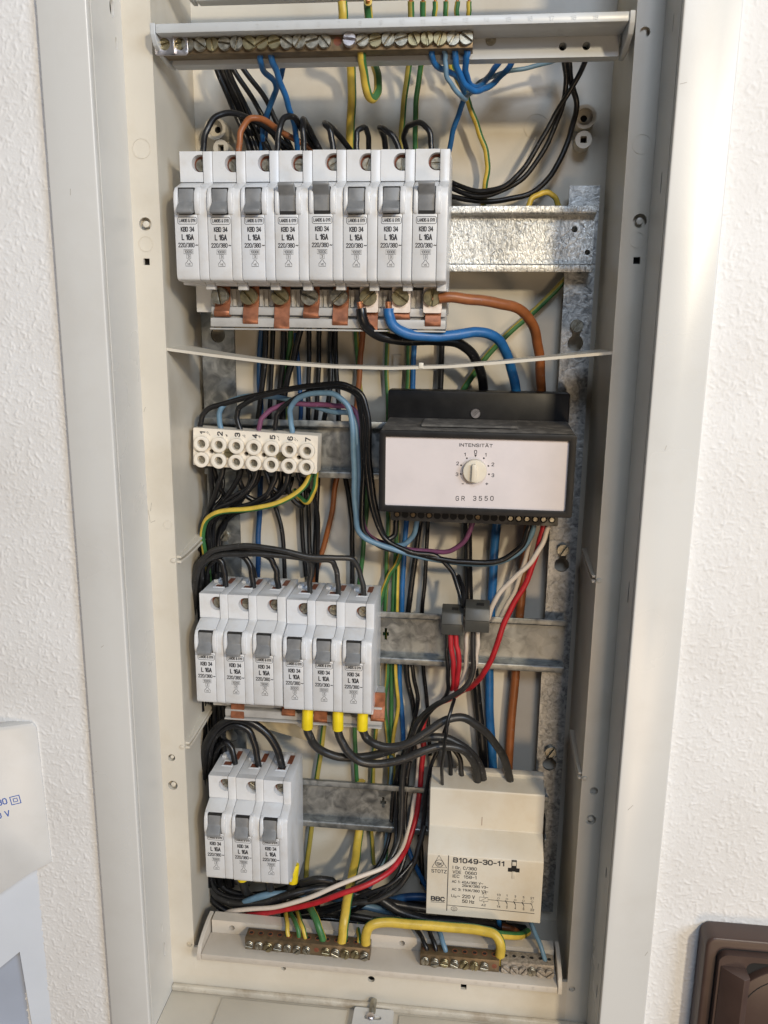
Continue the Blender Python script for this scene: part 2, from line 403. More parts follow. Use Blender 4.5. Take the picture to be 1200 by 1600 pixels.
        for e in bm.edges:
            if len(e.link_faces) == 2 and e.calc_face_angle(0) > math.radians(angle): e.smooth = False
        bm.to_mesh(me); bm.free()
        return me


def link(name, me, parent=None, loc=(0, 0, 0), rot=(0, 0, 0)):
    o = bpy.data.objects.new(name, me); COL.objects.link(o)
    l = Vector(loc) * MM
    if parent is None: l.z += CAM_Z * MM
    o.location = l; o.rotation_euler = rot; o.parent = parent
    return o


def tag(o, label, cat, group=None, kind=None):
    o['label'] = label; o['category'] = cat
    if group: o['group'] = group
    if kind: o['kind'] = kind
    return o


def thing(name, label, cat, loc=(0, 0, 0), group=None, rot=(0, 0, 0)):
    return tag(link(name, None, None, loc, rot), label, cat, group)


def circle(cx, cy, r, n=18, ry=None):
    return [(cx + r * math.cos(2 * math.pi * i / n), cy + (ry or r) * math.sin(2 * math.pi * i / n)) for i in range(n)]


def rect(x0, x1, y0, y1):
    return [(x0, y0), (x1, y0), (x1, y1), (x0, y1)]


def rrect(x0, x1, y0, y1, r, n=4):
    out = []
    for cx, cy, a in ((x1 - r, y1 - r, 0), (x0 + r, y1 - r, 90), (x0 + r, y0 + r, 180), (x1 - r, y0 + r, 270)):
        for i in range(n + 1):
            q = math.radians(a + 90 * i / n); out.append((cx + r * math.cos(q), cy + r * math.sin(q)))
    return out


def slotted_head(r, h, ang, n=18, slot=0.9, deep=0.6):
    """screw head facing the room (front at y = -h), a real slot cut through it"""
    mb = MB(); s = slot / 2
    c, q = math.cos(ang), math.sin(ang)
    mb.cyl((0, -h + deep, 0), (0, 1, 0), r, r, h - deep, n)
    for sg in (-1, 1):
        a0 = math.asin(s / r); pts = []
        for i in range(n // 2 + 1):
            t = a0 + (math.pi - 2 * a0) * i / (n // 2)
            pts.append((r * math.cos(t), sg * r * math.sin(t)))
        pts = [(x * c - z * q, x * q + z * c) for x, z in pts]
        mb.prism(pts, -h, -h + deep - 0.01, 'y')
    return mb


_heads = {}


def screw(parent, x, y, z, r, h, m='screw', ang=None, name='screw', bevel=0.25, loc_only=False):
    if ang is None: ang = random.uniform(0, math.pi)
    k = (round(r, 2), round(h, 2), m, round(ang * 4) % 13)
    if k not in _heads:
        _heads[k] = slotted_head(r, h, round(ang * 4) / 4, slot=max(0.5, r * 0.26), deep=h * 0.55).mesh('screw', m, bevel * min(1, r / 3), 1)
    return link(name, _heads[k], parent, (x, y, z))


# ------------------------------------------------------------------ setting: the wall


def relief(x0, x1, z0, z1, step, seed):
    """height field of woodchip wallpaper: thousands of small chips at random angles under paint"""
    rng = np.random.default_rng(seed)
    nx = int((x1 - x0) / step) + 1; nz = int((z1 - z0) / step) + 1
    H = np.zeros((nz, nx), np.float32)
    for n, lmin, lmax, wmin, wmax, amp in ((0.085, 1.6, 4.2, 0.55, 1.0, 0.42), (0.16, 0.5, 1.3, 0.45, 0.8, 0.26)):
        for _ in range(int((x1 - x0) * (z1 - z0) * n)):
            cx = rng.uniform(x0, x1); cz = rng.uniform(z0, z1); a = rng.normal(0.6, 1.0) if rng.random() < .6 else rng.uniform(0, 3.14)
            l = rng.uniform(lmin, lmax); wd = rng.uniform(wmin, wmax); h = amp * rng.uniform(.35, 1)
            r = l * 1.3 + wd
            i0 = max(0, int((cx - r - x0) / step)); i1 = min(nx, int((cx + r - x0) / step) + 2)
            j0 = max(0, int((cz - r - z0) / step)); j1 = min(nz, int((cz + r - z0) / step) + 2)
            if i1 <= i0 or j1 <= j0: continue
            X, Z = np.meshgrid(x0 + np.arange(i0, i1) * step - cx, z0 + np.arange(j0, j1) * step - cz)
            p = X * math.cos(a) + Z * math.sin(a); q = -X * math.sin(a) + Z * math.cos(a) + 0.12 * p * p / l * rng.uniform(-1, 1)
            g = h * np.exp(-(np.abs(p / (l * .5)) ** 4) - (q / (wd * .6)) ** 2)
            H[j0:j1, i0:i1] = np.maximum(H[j0:j1, i0:i1], g.astype(np.float32) + H[j0:j1, i0:i1] * .35)
    H[0, :] = H[-1, :] = 0; H[:, 0] = H[:, -1] = 0
    gx, gz = np.meshgrid(x0 + np.arange(nx) * step, z0 + np.arange(nz) * step)
    V = np.stack([gx, -H, gz], -1).reshape(-1, 3)
    a = (np.arange(nz - 1)[:, None] * nx + np.arange(nx - 1)[None, :]).reshape(-1)
    F = np.stack([a, a + 1, a + nx + 1, a + nx], -1)
    return V, F, (x0 + (nx - 1) * step, z0 + (nz - 1) * step)


FX0, FX1, GX0, GX1, FZ0, FZ1 = -268.0, -204.0, 102.0, 176.0, -440.0, 168.0
VS, FS = [], []
ofs = 0
for (x0, x1, sd) in ((FX0, FX1, 3), (GX0, GX1, 5)):
    v_, f_, (ex, ez) = relief(x0, x1, FZ0, FZ1, 0.5, sd)
    VS.append(v_); FS.append(f_ + ofs); ofs += len(v_)
    if x0 == FX0: fx1, fz1 = ex, ez
    else: gx1 = ex
coarse = [(-900, FX0, -900, 700), (gx1, 900, -900, 700), (FX0, fx1, -900, FZ0), (FX0, fx1, fz1, 700), (GX0, gx1, -900, FZ0), (GX0, gx1, fz1, 700),
          (fx1, GX0, -900, -475), (fx1, GX0, 335, 700), (fx1, -190, -475, 335), (88, GX0, -475, 335)]
for (x0, x1, z0, z1) in coarse:
    VS.append(np.array([(x0, 0, z0), (x1, 0, z0), (x1, 0, z1), (x0, 0, z1)], float)); FS.append(np.arange(4)[None, :] + ofs); ofs += 4
VV = np.concatenate(VS) * MM; FF = np.concatenate(FS)
wme = bpy.data.meshes.new('wall')
wme.vertices.add(len(VV)); wme.vertices.foreach_set('co', VV.astype(np.float32).ravel())
wme.loops.add(FF.size); wme.loops.foreach_set('vertex_index', FF.astype(np.int32).ravel())
wme.polygons.add(len(FF)); wme.polygons.foreach_set('loop_start', np.arange(0, FF.size, 4, dtype=np.int32)); wme.polygons.foreach_set('loop_total', np.full(len(FF), 4, np.int32))
wme.polygons.foreach_set('use_smooth', np.ones(len(FF), bool))
wme.update(calc_edges=True); wme.materials.append(M['wall'])
tag(link('wall', wme), 'white woodchip wallpapered wall around the cabinet', 'wall', kind='structure')

# ------------------------------------------------------------------ the cabinet
LO, LI, RI, RO = -208.0, -183.7, 82.0, 106.5            # frame edges
SL, SR = -168.4, 68.8                                   # step inner edges
STEP, BACK = 35.0, 110.0
ZTOP, ZBOT = 320.0, -470.0
STEPB = -428.0
cab = thing('distribution_cabinet', 'tall open cream distribution cabinet sunk into the white wall', 'cabinet', (0, 0, 0))
fm = MB()
fm.plate([(LO, ZBOT - 25), (RO, ZBOT - 25), (RO, ZTOP + 25), (LO, ZTOP + 25)],
         [[(LI, STEPB - 1), (RI, STEPB - 1), (RI, ZTOP), (LI, ZTOP)]], 5.0, FRONT, -5.0)
fm.build('frame', 'frame', cab, bevel=0.9, seg=3)


def return_side(px, x, thick, slots, name):
    hs = []
    for (qx, qy, y, ry, rz) in slots:
        p = W(qx, qy, y); hs.append(circle(y, p.z, ry, 14, rz))
    mb = MB()
    mb.plate(rect(0.2, STEP, STEPB, ZTOP), hs, thick, (lambda u, v, w_: (x + w_, u, v)), 0.0)
    mb.build(name, 'frame', cab)
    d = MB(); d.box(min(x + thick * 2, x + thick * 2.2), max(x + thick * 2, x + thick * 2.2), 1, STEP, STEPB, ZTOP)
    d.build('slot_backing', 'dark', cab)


return_side(0, LI, -1.6, [(178, 12, 24, 2.6, 4.5), (181, 68, 27, 1.3, 3.0), (257, 1450, 22, 1.0, 3.2), (259, 1483, 24, 1.6, 5.0)], 'frame_return')
return_side(0, RI, 1.6, [(1024, 286, 13, 1.1, 5.0), (1040, 36, 15, 0.7, 4.0), (978, 925, 12, 1.2, 6.0), (940, 1363, 11, 1.6, 3.6), (924, 1510, 12, 0.8, 2.5), (921, 1548, 10, 1.0, 4.5)], 'frame_return')

# step faces with their holes; the rings beside them are moulded witness marks


def step_side(x0, x1, marks):
    hs = []; cups = []
    for (kind, qx, qy, r) in marks:
        p = W(qx, qy, STEP)
        x = min(max(p.x, x0 + r + 1), x1 - r - 1)
        if kind == 'hole': hs.append(circle(x, p.z, r)); cups.append((x, p.z, r + 1, None))
        elif kind == 'cup': hs.append(circle(x, p.z, r)); cups.append((x, p.z, r + 1, r * 0.55))
        elif kind == 'sq': hs.append(rect(x - r, x + r, p.z - r, p.z + r)); cups.append((x, p.z, r + 1, 0))
    mb = MB(); mb.plate(rect(x0, x1, STEPB, ZTOP), hs, 2.0, FRONT, STEP)
    mb.build('step', 'box', cab)
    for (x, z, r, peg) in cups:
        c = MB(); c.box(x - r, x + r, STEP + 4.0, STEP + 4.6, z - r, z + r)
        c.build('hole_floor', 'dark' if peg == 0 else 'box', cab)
        if peg:
            c = MB(); c.cyl((x, STEP + 4, z), (0, -1, 0), peg, peg * 0.9, 3.2, 14); c.build('peg', 'box', cab, bevel=0.3)
    for (kind, qx, qy, r) in marks:
        if kind == 'ring':
            p = W(qx, qy, STEP); x = min(max(p.x, x0 + r + 0.6), x1 - r - 0.6)
            c = MB(); c.plate(circle(x, p.z, r, 28), [circle(x, p.z, r - 0.35, 28)], 0.3, FRONT, STEP - 0.25); c.build('witness_ring', 'box', cab)


step_side(LI - 1.0, SL, [('ring', 221, 232, 5.0), ('cup', 227, 350, 3.4), ('ring', 228, 381, 4.0), ('sq', 229, 409, 1.7), ('cup', 268, 1184, 2.3), ('cup', 270, 1227, 3.1),
                         ('ring', 262, 820, 2.6), ('hole', 299, 1476, 2.0)])
step_side(SR, RI + 1.0, [('ring', 1003, 225, 4.6), ('cup', 1000, 345, 3.4), ('ring', 996, 375, 3.8), ('sq', 995, 407, 1.7), ('hole', 928, 1236, 2.4), ('cup', 923, 1281, 3.1),
                         ('ring', 948, 850, 2.6), ('hole', 1008, 50, 2.4), ('hole', 893, 1545, 2.0)])
# bottom step face, sill and the floor of the return
hs = [circle(W(443, 1513, STEP).x, W(443, 1513, STEP).z, 1.6), circle(W(580, 1530, STEP).x, W(580, 1530, STEP).z, 2.3),
      rect(W(720, 1541, STEP).x, W(729, 1541, STEP).x, W(722, 1546, STEP).z, W(722, 1535, STEP).z)]
mb = MB(); mb.plate(rect(SL, SR, STEPB, -396), hs, 2.0, FRONT, STEP); mb.build('step', 'box', cab)
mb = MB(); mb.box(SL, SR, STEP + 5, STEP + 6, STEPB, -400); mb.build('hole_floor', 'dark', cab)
mb = MB(); mb.box(LI, RI, STEP - 3.5, STEP, STEPB, STEPB + 4.2); mb.build('sill_bead', 'grimy', cab, bevel=1.0, seg=3)
mb = MB(); mb.box(LI, RI, 0.3, STEP, STEPB - 3, STEPB); mb.build('sill', 'box', cab, bevel=0.5)
px0 = W(352, 1560, STEP).x; px1 = W(545, 1575, 25).x; px2 = W(620, 1580, 25).x
mb = MB(); mb.box(px0, px1 - 1.2, 2, STEP - 6, STEPB, STEPB + 1.4); mb.build('sill_cover', 'box', cab, bevel=0.5)
mb = MB(); mb.box(px2 + 1.2, RI - 12, 2, STEP - 6, STEPB, STEPB + 1.4); mb.build('sill_cover', 'box', cab, bevel=0.5)
# side walls, back, top, bottom of the tub
wl, wr = -170.0, 69.2
mb = MB(); mb.prism([(SL, STEP + 2), (wl - 2.5, BACK), (wl - 5, BACK), (wl - 5, STEP + 2)], STEPB, ZTOP, 'z'); mb.build('side_wall', 'box', cab)
mb = MB(); mb.prism([(SR, STEP + 2), (wr + 5, STEP + 2), (wr + 5, BACK), (wr + 0.6, BACK)], STEPB, ZTOP, 'z'); mb.build('side_wall', 'box', cab)
mb = MB(); mb.box(wl - 6, wr + 6, BACK, BACK + 2, STEPB, ZTOP); mb.build('back_panel', 'box', cab)
mb = MB(); mb.box(wl - 4, wr + 4, STEP + 2, BACK, -416, -413); mb.build('tub_floor', 'box', cab)
mb = MB(); mb.box(LI, RI, 0.3, BACK, ZTOP, ZTOP + 2); mb.build('tub_ceiling', 'box', cab)


def boss(qx, qy, r, square=False, y=97):
    p = W(qx, qy, y); mb = MB()
    hole = rect(p.x - r * .38, p.x + r * .38, p.z - r * .38, p.z + r * .38) if square else circle(p.x, p.z, r * 0.72, 22)
    mb.plate(circle(p.x, p.z, r, 26), [hole], BACK - y, FRONT, y)
    o = mb.build('boss', 'box', cab)
    mb = MB(); mb.plate(circle(p.x, p.z, r * 0.76, 20), [circle(p.x, p.z, r * .3, 14)], 1, FRONT, y + 5) if not square else mb.box(p.x - r * .4, p.x + r * .4, y + 5, y + 6, p.z - r * .4, p.z + r * .4)
    mb.build('boss_floor', 'dark' if square else 'box', o)
    if not square:
        mb = MB(); mb.box(p.x - r * .4, p.x + r * .4, y + 8, y + 8.5, p.z - r * .4, p.z + r * .4); mb.build('boss_bottom', 'dark', o)


boss(914, 182, 6.3); boss(912, 218, 4.6, True); boss(336, 200, 6.3); boss(345, 231, 4.6, True)
p = W(838, 198, BACK)
mb = MB(); mb.plate(circle(p.x, p.z, 7.0, 30), [circle(p.x, p.z, 6.6, 30)], 0.3, FRONT, BACK - 0.28); mb.build('witness_ring', 'box', cab)
for (qx, qy) in ((622, 565), (345, 505)):
    p = W(qx, qy, BACK); mb = MB(); mb.box(p.x - 3, p.x - 2, BACK - 1.2, BACK, p.z - 4, p.z + 4); mb.box(p.x - 2, p.x + 2, BACK - 1.2, BACK, p.z + 3, p.z + 4); mb.build('moulded_bracket', 'box', cab)


def guide(side, qx0, qy0, zdrop):
    """pair of bent guide ribs on a side wall"""
    x = SL if side < 0 else SR
    z0 = W(qx0, qy0, STEP + 4).z
    for k in (0, 1):
        zz = z0 - k * 3.0
        prof = [(STEP + 2.2, zz), (STEP + 12, zz - 0.3), (BACK - 24, zz - zdrop), (BACK - 24, zz - zdrop - 1.5), (STEP + 12, zz - 1.8), (STEP + 2.2, zz - 1.5)]
        mb = MB()
        if side < 0: mb.prism(prof, x - 4.5, x + 2.2)
        else: mb.prism(prof, x - 2.0, x + 4)
        mb.build('guide_rib', 'box', cab, bevel=0.3, seg=1)
    pp = MB(); pp.cyl((x + side * 1.6, STEP, z0 - 2.2), (0, -1, 0), 1.6, 1.3, 0.9, 12); pp.build('guide_pin', 'box', cab, bevel=0.2)


guide(-1, 279, 867, -2.0); guide(-1, 290, 1157, -2.0)
guide(1, 925, 897, -2.0); guide(1, 903, 1204, -2.0)
# scuffs in the paint
for (q, r, y, ln, an) in ((236, 792, STEP, 5, 1.4), (233, 806, STEP, 7, 1.7), (239, 815, STEP, 3, 0.4), (226, 640, STEP, 3, 1.2), (150, 1206, -5, 1.0, .3), (132, 1400, -5, 1.2, .2), (1068, 130, -5, 3, .2), (985, 1262, -5, 4, .9), (1040, 700, -5, 2.4, 1.3),
                          (110, 300, -5, 3, 1.5), (160, 1010, -5, 2, .7), (1010, 1490, -5, 3, 1.1)):
    p = W(q, r, y); mb = MB(); dx_, dz_ = math.cos(an) * ln / 2, math.sin(an) * ln / 2
    mb.line((p.x - dx_, p.z - dz_), (p.x + dx_, p.z + dz_), 0.28 if y > 0 else 0.22, w=y - 0.04); mb.build('scuff', 'scuff', cab, flat=True)
# screw post and tab on the sill
lt = thing('latch_tab', 'small cream latch tab with a loose screw on the bottom sill', 'latch', W(583, 1578, 22))
lx = lt.location / MM
hole = [(u, v) for u, v in rrect(-5.5, 5.5, -1.6, 1.6, 1.55)]
mb = MB(); mb.plate(rrect(-12.5, 12.5, -11, 7.0, 1.5), [[(u - 0.3, v) for u, v in hole]], 1.6, TOP, 0)
mb.build('tab', 'frame', lt, (0, 0, STEPB + 4.5 - (lx.z - CAM_Z)))
mb = MB(); mb.cyl((0, 0, 0), (0, 0, 1), 3.0, 2.2, 1.9, 16); mb.build('screw', 'bright', lt, (-1.6, 0, STEPB + 4.5 - (lx.z - CAM_Z)), bevel=0.6)
mb = MB(); mb.cyl((-1, 11.5, STEPB + 7 - (lx.z - CAM_Z)), (0.0, -1, -0.35), 2.1, 2.1, 9, 14); mb.build('screw_shank', 'screw', lt, bevel=0.3)
mb = MB(); mb.box(-9, 9, -9, 5, STEPB - (lx.z - CAM_Z), STEPB + 2.8 - (lx.z - CAM_Z)); mb.build('tab_block', 'box', lt)

# ------------------------------------------------------------------ terminal trays (L section with numbers on the lip)


def tray(name, label, x0, x1, yb, zlip, flip, numbers, holes, tm='tray'):
    """back plate front at yb; lip towards the room; flip = -1 puts the flange at the bottom"""
    t = thing(name, label, 'terminal tray', ((x0 + x1) / 2, yb, zlip))
    h = (x1 - x0) / 2; s = 1 if flip > 0 else -1
    zz = sorted
    mb = MB()
    PH = 13.5; a, b = sorted((s * 0.0, s * -PH))
    mb.plate(rect(-h + 5, h - 5, a, b), [circle(q, s * -8.6, 1.9) for q in holes], 8, FRONT, 0)
    mb.build('back_plate', tm, t, bevel=0.0)
    mb = MB(); c, d = sorted((s * 0.0, s * -4.4))
    mb.box(-h + 3.9, h - 3.9, -20, -0.02, c, d); mb.build('flange', tm, t, bevel=0.7)
    for sg in (-1, 1):
        mb = MB(); x = sg * (h - 2.5)
        prof = [(-20.4, .3 * s), (0, .3 * s), (8.3, -2 * s), (8.3, -PH * s), (0, -PH * s), (-10, -(PH - 2) * s), (-17, -9 * s), (-20.4, -4.8 * s)]
        mb.prism([(y, z) for y, z in prof], x - 1.3, x + 1.3, 'x')
        mb.build('end_cap', tm, t, bevel=0.4, seg=1)
    mb = MB(); mb.box(-h + 8, h - 8, 9.0, 9.4, min(s * -12, s * -5), max(s * -12, s * -5)); mb.build('hole_backing', 'dark', t)
    mb = MB()
    for q, st in numbers:
        mb.text(st, q, s * -2.2 - (1.05 if s > 0 else -1.05), 2.1, mp=lambda u, v, w_: (u, -20 + w_, v), w=-0.16, rot=0 if s > 0 else math.pi)
    mb.build('lettering', tm, t, flat=True)
    return t


ztl = W(600, 27, 25).z
top_tray = tray('terminal_tray', 'cool-lit terminal tray with a long brass bar across the top', -166.5, 68.0, 45, ztl, 1,
                [(-h_, s_) for h_, s_ in []] + [(110 - 10.0 * (19 - k) - 12, str(k)) for k in range(1, 20)] + [(110 - 10.0 * (20 + k) - 12, str(k)) for k in range(1, 2)],
                [W(880, 58, 45).x + 49.25, W(917, 57, 45).x + 49.25], 'traytop')
zbl = W(600, 1525, 24).z
bot_tray = tray('terminal_tray', 'cream terminal tray with two short brass bars at the cabinet bottom', -164.0, 65.5, 44, zbl - 1.0, -1,
                [(105 - 8.6 * k, str(k + 1)) for k in range(24)], [W(363, 1465, 44).x + 49.25, W(628, 1487, 44).x + 49.25])
up_tray = tray('terminal_tray', 'dim terminal tray cut off by the picture top behind the brass bar tray', -160, 62, 66, W(600, 14, 66).z + 20.0, 1, [], [], 'traytop')


def bar(parent_label, x0, x1, yc, zc, n, hh, dd, scr_r, m, sm, skip=(), top_holes=False, name='terminal_bar'):
    t = thing(name, parent_label, 'terminal bar', ((x0 + x1) / 2, yc, zc))
    h = (x1 - x0) / 2
    mb = MB(); mb.box(-h, h, -dd / 2, dd / 2, -hh / 2, hh / 2); mb.build('bar', m, t, bevel=0.35)
    for i in range(n):
        x = -h + (i + 0.5) * 2 * h / n
        if i in skip:
            mb = MB(); mb.cyl((x, -dd / 2 - 0.05, 0), (0, 1, 0), scr_r * 0.62, scr_r * 0.62, 0.3, 14); mb.build('screw_hole', 'bakelite', t)
        else:
            screw(t, x, -dd / 2, -0.2, scr_r * random.uniform(.95, 1.04), (4.2 if n == 25 and i == 15 else random.uniform(1.8, 3.0)), 'bright' if n == 25 and i == 15 else random.choice(sm))
        if top_holes:
            z = hh / 2
            mb = MB(); mb.plate(circle(x, 0.3, 1.75, 14), [circle(x, 0.3, 1.25, 14)], 0.25, TOP, -z - 0.25); mb.build('wire_hole_rim', 'copper' if m == 'brass' else 'oxide', t)
            mb = MB(); mb.cyl((x, 0.3, z + 0.04), (0, 0, 1), 1.25, 1.25, 0.06, 12); mb.build('wire_hole', 'dark', t)
    return t


a, b = W(250, 72, 36), W(739, 64, 36)
tb = bar('long tarnished brass terminal bar with round slotted screws in the top tray', a.x, b.x, 38.5, (a.z + b.z) / 2, 25, 8.6, 10, 3.35, 'brass',
         ['screw', 'screw', 'screwy'], skip=(14,))
hl = (b.x - a.x) / 2
cl = MB(); cl.plate(rrect(-hl - 1, -hl + 16, -5.2, 5.2, 1.4), [circle(-hl + 4, 0, 2.9), circle(-hl + 12, 0, 2.9)], 1.0, FRONT, -7.2)
cl.box(-hl + 8.6, -hl + 9.6, -9.0, -7.2, -4.8, 4.8); cl.build('bridge_clip', 'bright', tb, bevel=0.25)
p = W(767, 62, 44); screw(top_tray, p.x + 49.25, 0, p.z - ztl, 2.6, 0.6, 'screw', 0.3)
ZF = zbl - 1.0 + 4.4 + 4.4
a, b = W(386, 1474, 36), W(579, 1492, 36)
bar1 = bar('short dark brass terminal bar holding the green-yellow wires in the bottom tray', a.x, b.x, 36, ZF, 13, 8.5, 9, 2.6, 'brass', ['screw', 'screw', 'screwy'], skip=(7,), top_holes=True)
a, b = W(657, 1495, 36), W(781, 1506, 36)
bar2 = bar('brown brass terminal bar holding black and blue wires in the bottom tray', a.x, b.x - 0.5, 36, ZF, 8, 8.5, 9, 2.6, 'brass', ['screw', 'screwy'], skip=(7,), top_holes=True)
a, b = W(781, 1506, 36), W(864, 1514, 36)
bar3 = bar('corroded grey terminal bar at the far end of the bottom tray', a.x + 0.5, b.x, 36, ZF, 6, 8.5, 9.4, 2.7, 'oxide', ['oxide', 'screw'], top_holes=True)

# ------------------------------------------------------------------ steel strips and rails


def strip(label, qx0, qx1, qy, y, z0, z1, slots, m):
    a, b = W(qx0, qy, y), W(qx1, qy, y)
    t = thing('mounting_strip', label, 'steel strip', ((a.x + b.x) / 2, y, z0))
    h = (b.x - a.x) / 2; hs = []
    for (sy, dx) in slots:
        z = W((qx0 + qx1) / 2, sy, y).z - z0
        # keyhole: round opening below a narrow slot
        pts = []
        for i in range(15):
            q = math.radians(120 + 300 * i / 14); pts.append((dx + 4.6 * math.cos(q), z - 9 + 4.6 * math.sin(q)))
        pts += [(dx + 2.4, z + 1)] + [(dx + 2.4 * math.cos(math.radians(v)), z + 1 + 2.4 * math.sin(math.radians(v))) for v in (30, 60, 90, 120, 150)] + [(dx - 2.4, z + 1)]
        hs.append(pts)
    mb = MB(); mb.plate(rect(-h, h, z1 - z0, 0), hs, 2.0, FRONT, 0); mb.build('strip', m, t, bevel=0.0)
    for (sy, dx) in slots:
        z = W((qx0 + qx1) / 2, sy, y).z - z0
        screw(t, dx, -0.2, z + 1.0, 3.7, 2.4, 'screw', 0.9, 'fixing_screw')
    for sz in (z0 - 1.0, (z0 + z1) / 2, z1 + 3.0):
        mb = MB(); mb.box(-4, 4, 2, BACK - y, sz - z0 - 3, sz - z0 + 1); mb.build('spacer', m, t)
    return t


zt1 = W(905, 290, 96).z
strip('galvanised mounting strip with keyhole slots down the right side', 884, 931, 400, 96, zt1, -395, [(512, 0), (862, 0), (1178, 0)], 'galvm')
strip('galvanised mounting strip with keyhole slots behind the breakers on the left', 318, 368, 600, 96, W(340, 300, 96).z, -395, [(500, 0), (838, 0), (1130, 0)], 'galv')


def rail(label, x0, x1, zc, y, m, holes=(), hh=17.6):
    t = thing('mounting_rail', label, 'din rail', (x0, y, zc), 'steel rails carrying the breakers and devices')
    L_ = x1 - x0
    mb = MB(); mb.plate(rect(0, L_, -hh + 4.5, hh - 4.5), [h for h in holes], 1.2, FRONT, 6.5); mb.build('web', m, t)
    for s in (1, -1):
        prof = [(0, s * hh), (0, s * (hh - 3.6)), (0.8, s * (hh - 4.4)), (6.5, s * (hh - 4.9)), (7.7, s * (hh - 4.5)), (7.7, s * (hh - 3.4)), (1.6, s * (hh - 3.0)), (1.2, s * hh)]
        mb = MB(); mb.prism(prof, 0, L_); mb.build('flange', m, t, bevel=0.3, seg=2)
    return t


def cross(x, z, s=1.0):
    return [(x - .8 * s, z - 4 * s), (x + .8 * s, z - 4 * s), (x + .8 * s, z - 1.2 * s), (x + 2 * s, z - 1.2 * s), (x + 2 * s, z + 1.2 * s), (x + .8 * s, z + 1.2 * s), (x + .8 * s, z + 4 * s),
            (x - .8 * s, z + 4 * s), (x - .8 * s, z + 1.2 * s), (x - 2 * s, z + 1.2 * s), (x - 2 * s, z - 1.2 * s), (x - .8 * s, z - 1.2 * s)]


rx0 = -162.0
r_top = rail('bright spangled rail behind the eight breakers of the top row', rx0, W(930, 370, 82).x, 45.2, 82, 'galvb',
             [circle(W(898, 358, 88).x - rx0, W(898, 358, 88).z - 45.2, 1.7), circle(W(918, 394, 88).x - rx0, W(918, 394, 88).z - 45.2, 1.5)])
zr2 = (W(540, 662, 86).z + W(540, 744, 86).z) / 2
r_term = rail('dull grey rail behind the white numbered terminal strip', W(318, 700, 86).x, W(640, 700, 86).x, zr2, 86, 'galv')
zr3 = (W(700, 963, 88).z + W(700, 1040, 88).z) / 2
r_mid = rail('dull spangled rail behind the six breakers of the middle row', rx0 - 1, W(884, 1000, 88).x, zr3, 88, 'galv',
             [cross(W(603, 990, 95).x - rx0 + 1, W(603, 990, 95).z - zr3)])
zr4 = (W(560, 1230, 88).z + W(560, 1292, 88).z) / 2
r_bot = rail('blue grey rail behind the three bottom breakers and the contactor', rx0 - 1, W(855, 1290, 88).x, zr4, 88, 'galv',
             [cross(W(599, 1253, 95).x - rx0 + 1, W(599, 1253, 95).z - zr4)])

# ------------------------------------------------------------------ circuit breakers
PITCH = 17.8
BW = PITCH - 0.25
SEAM = 12.3


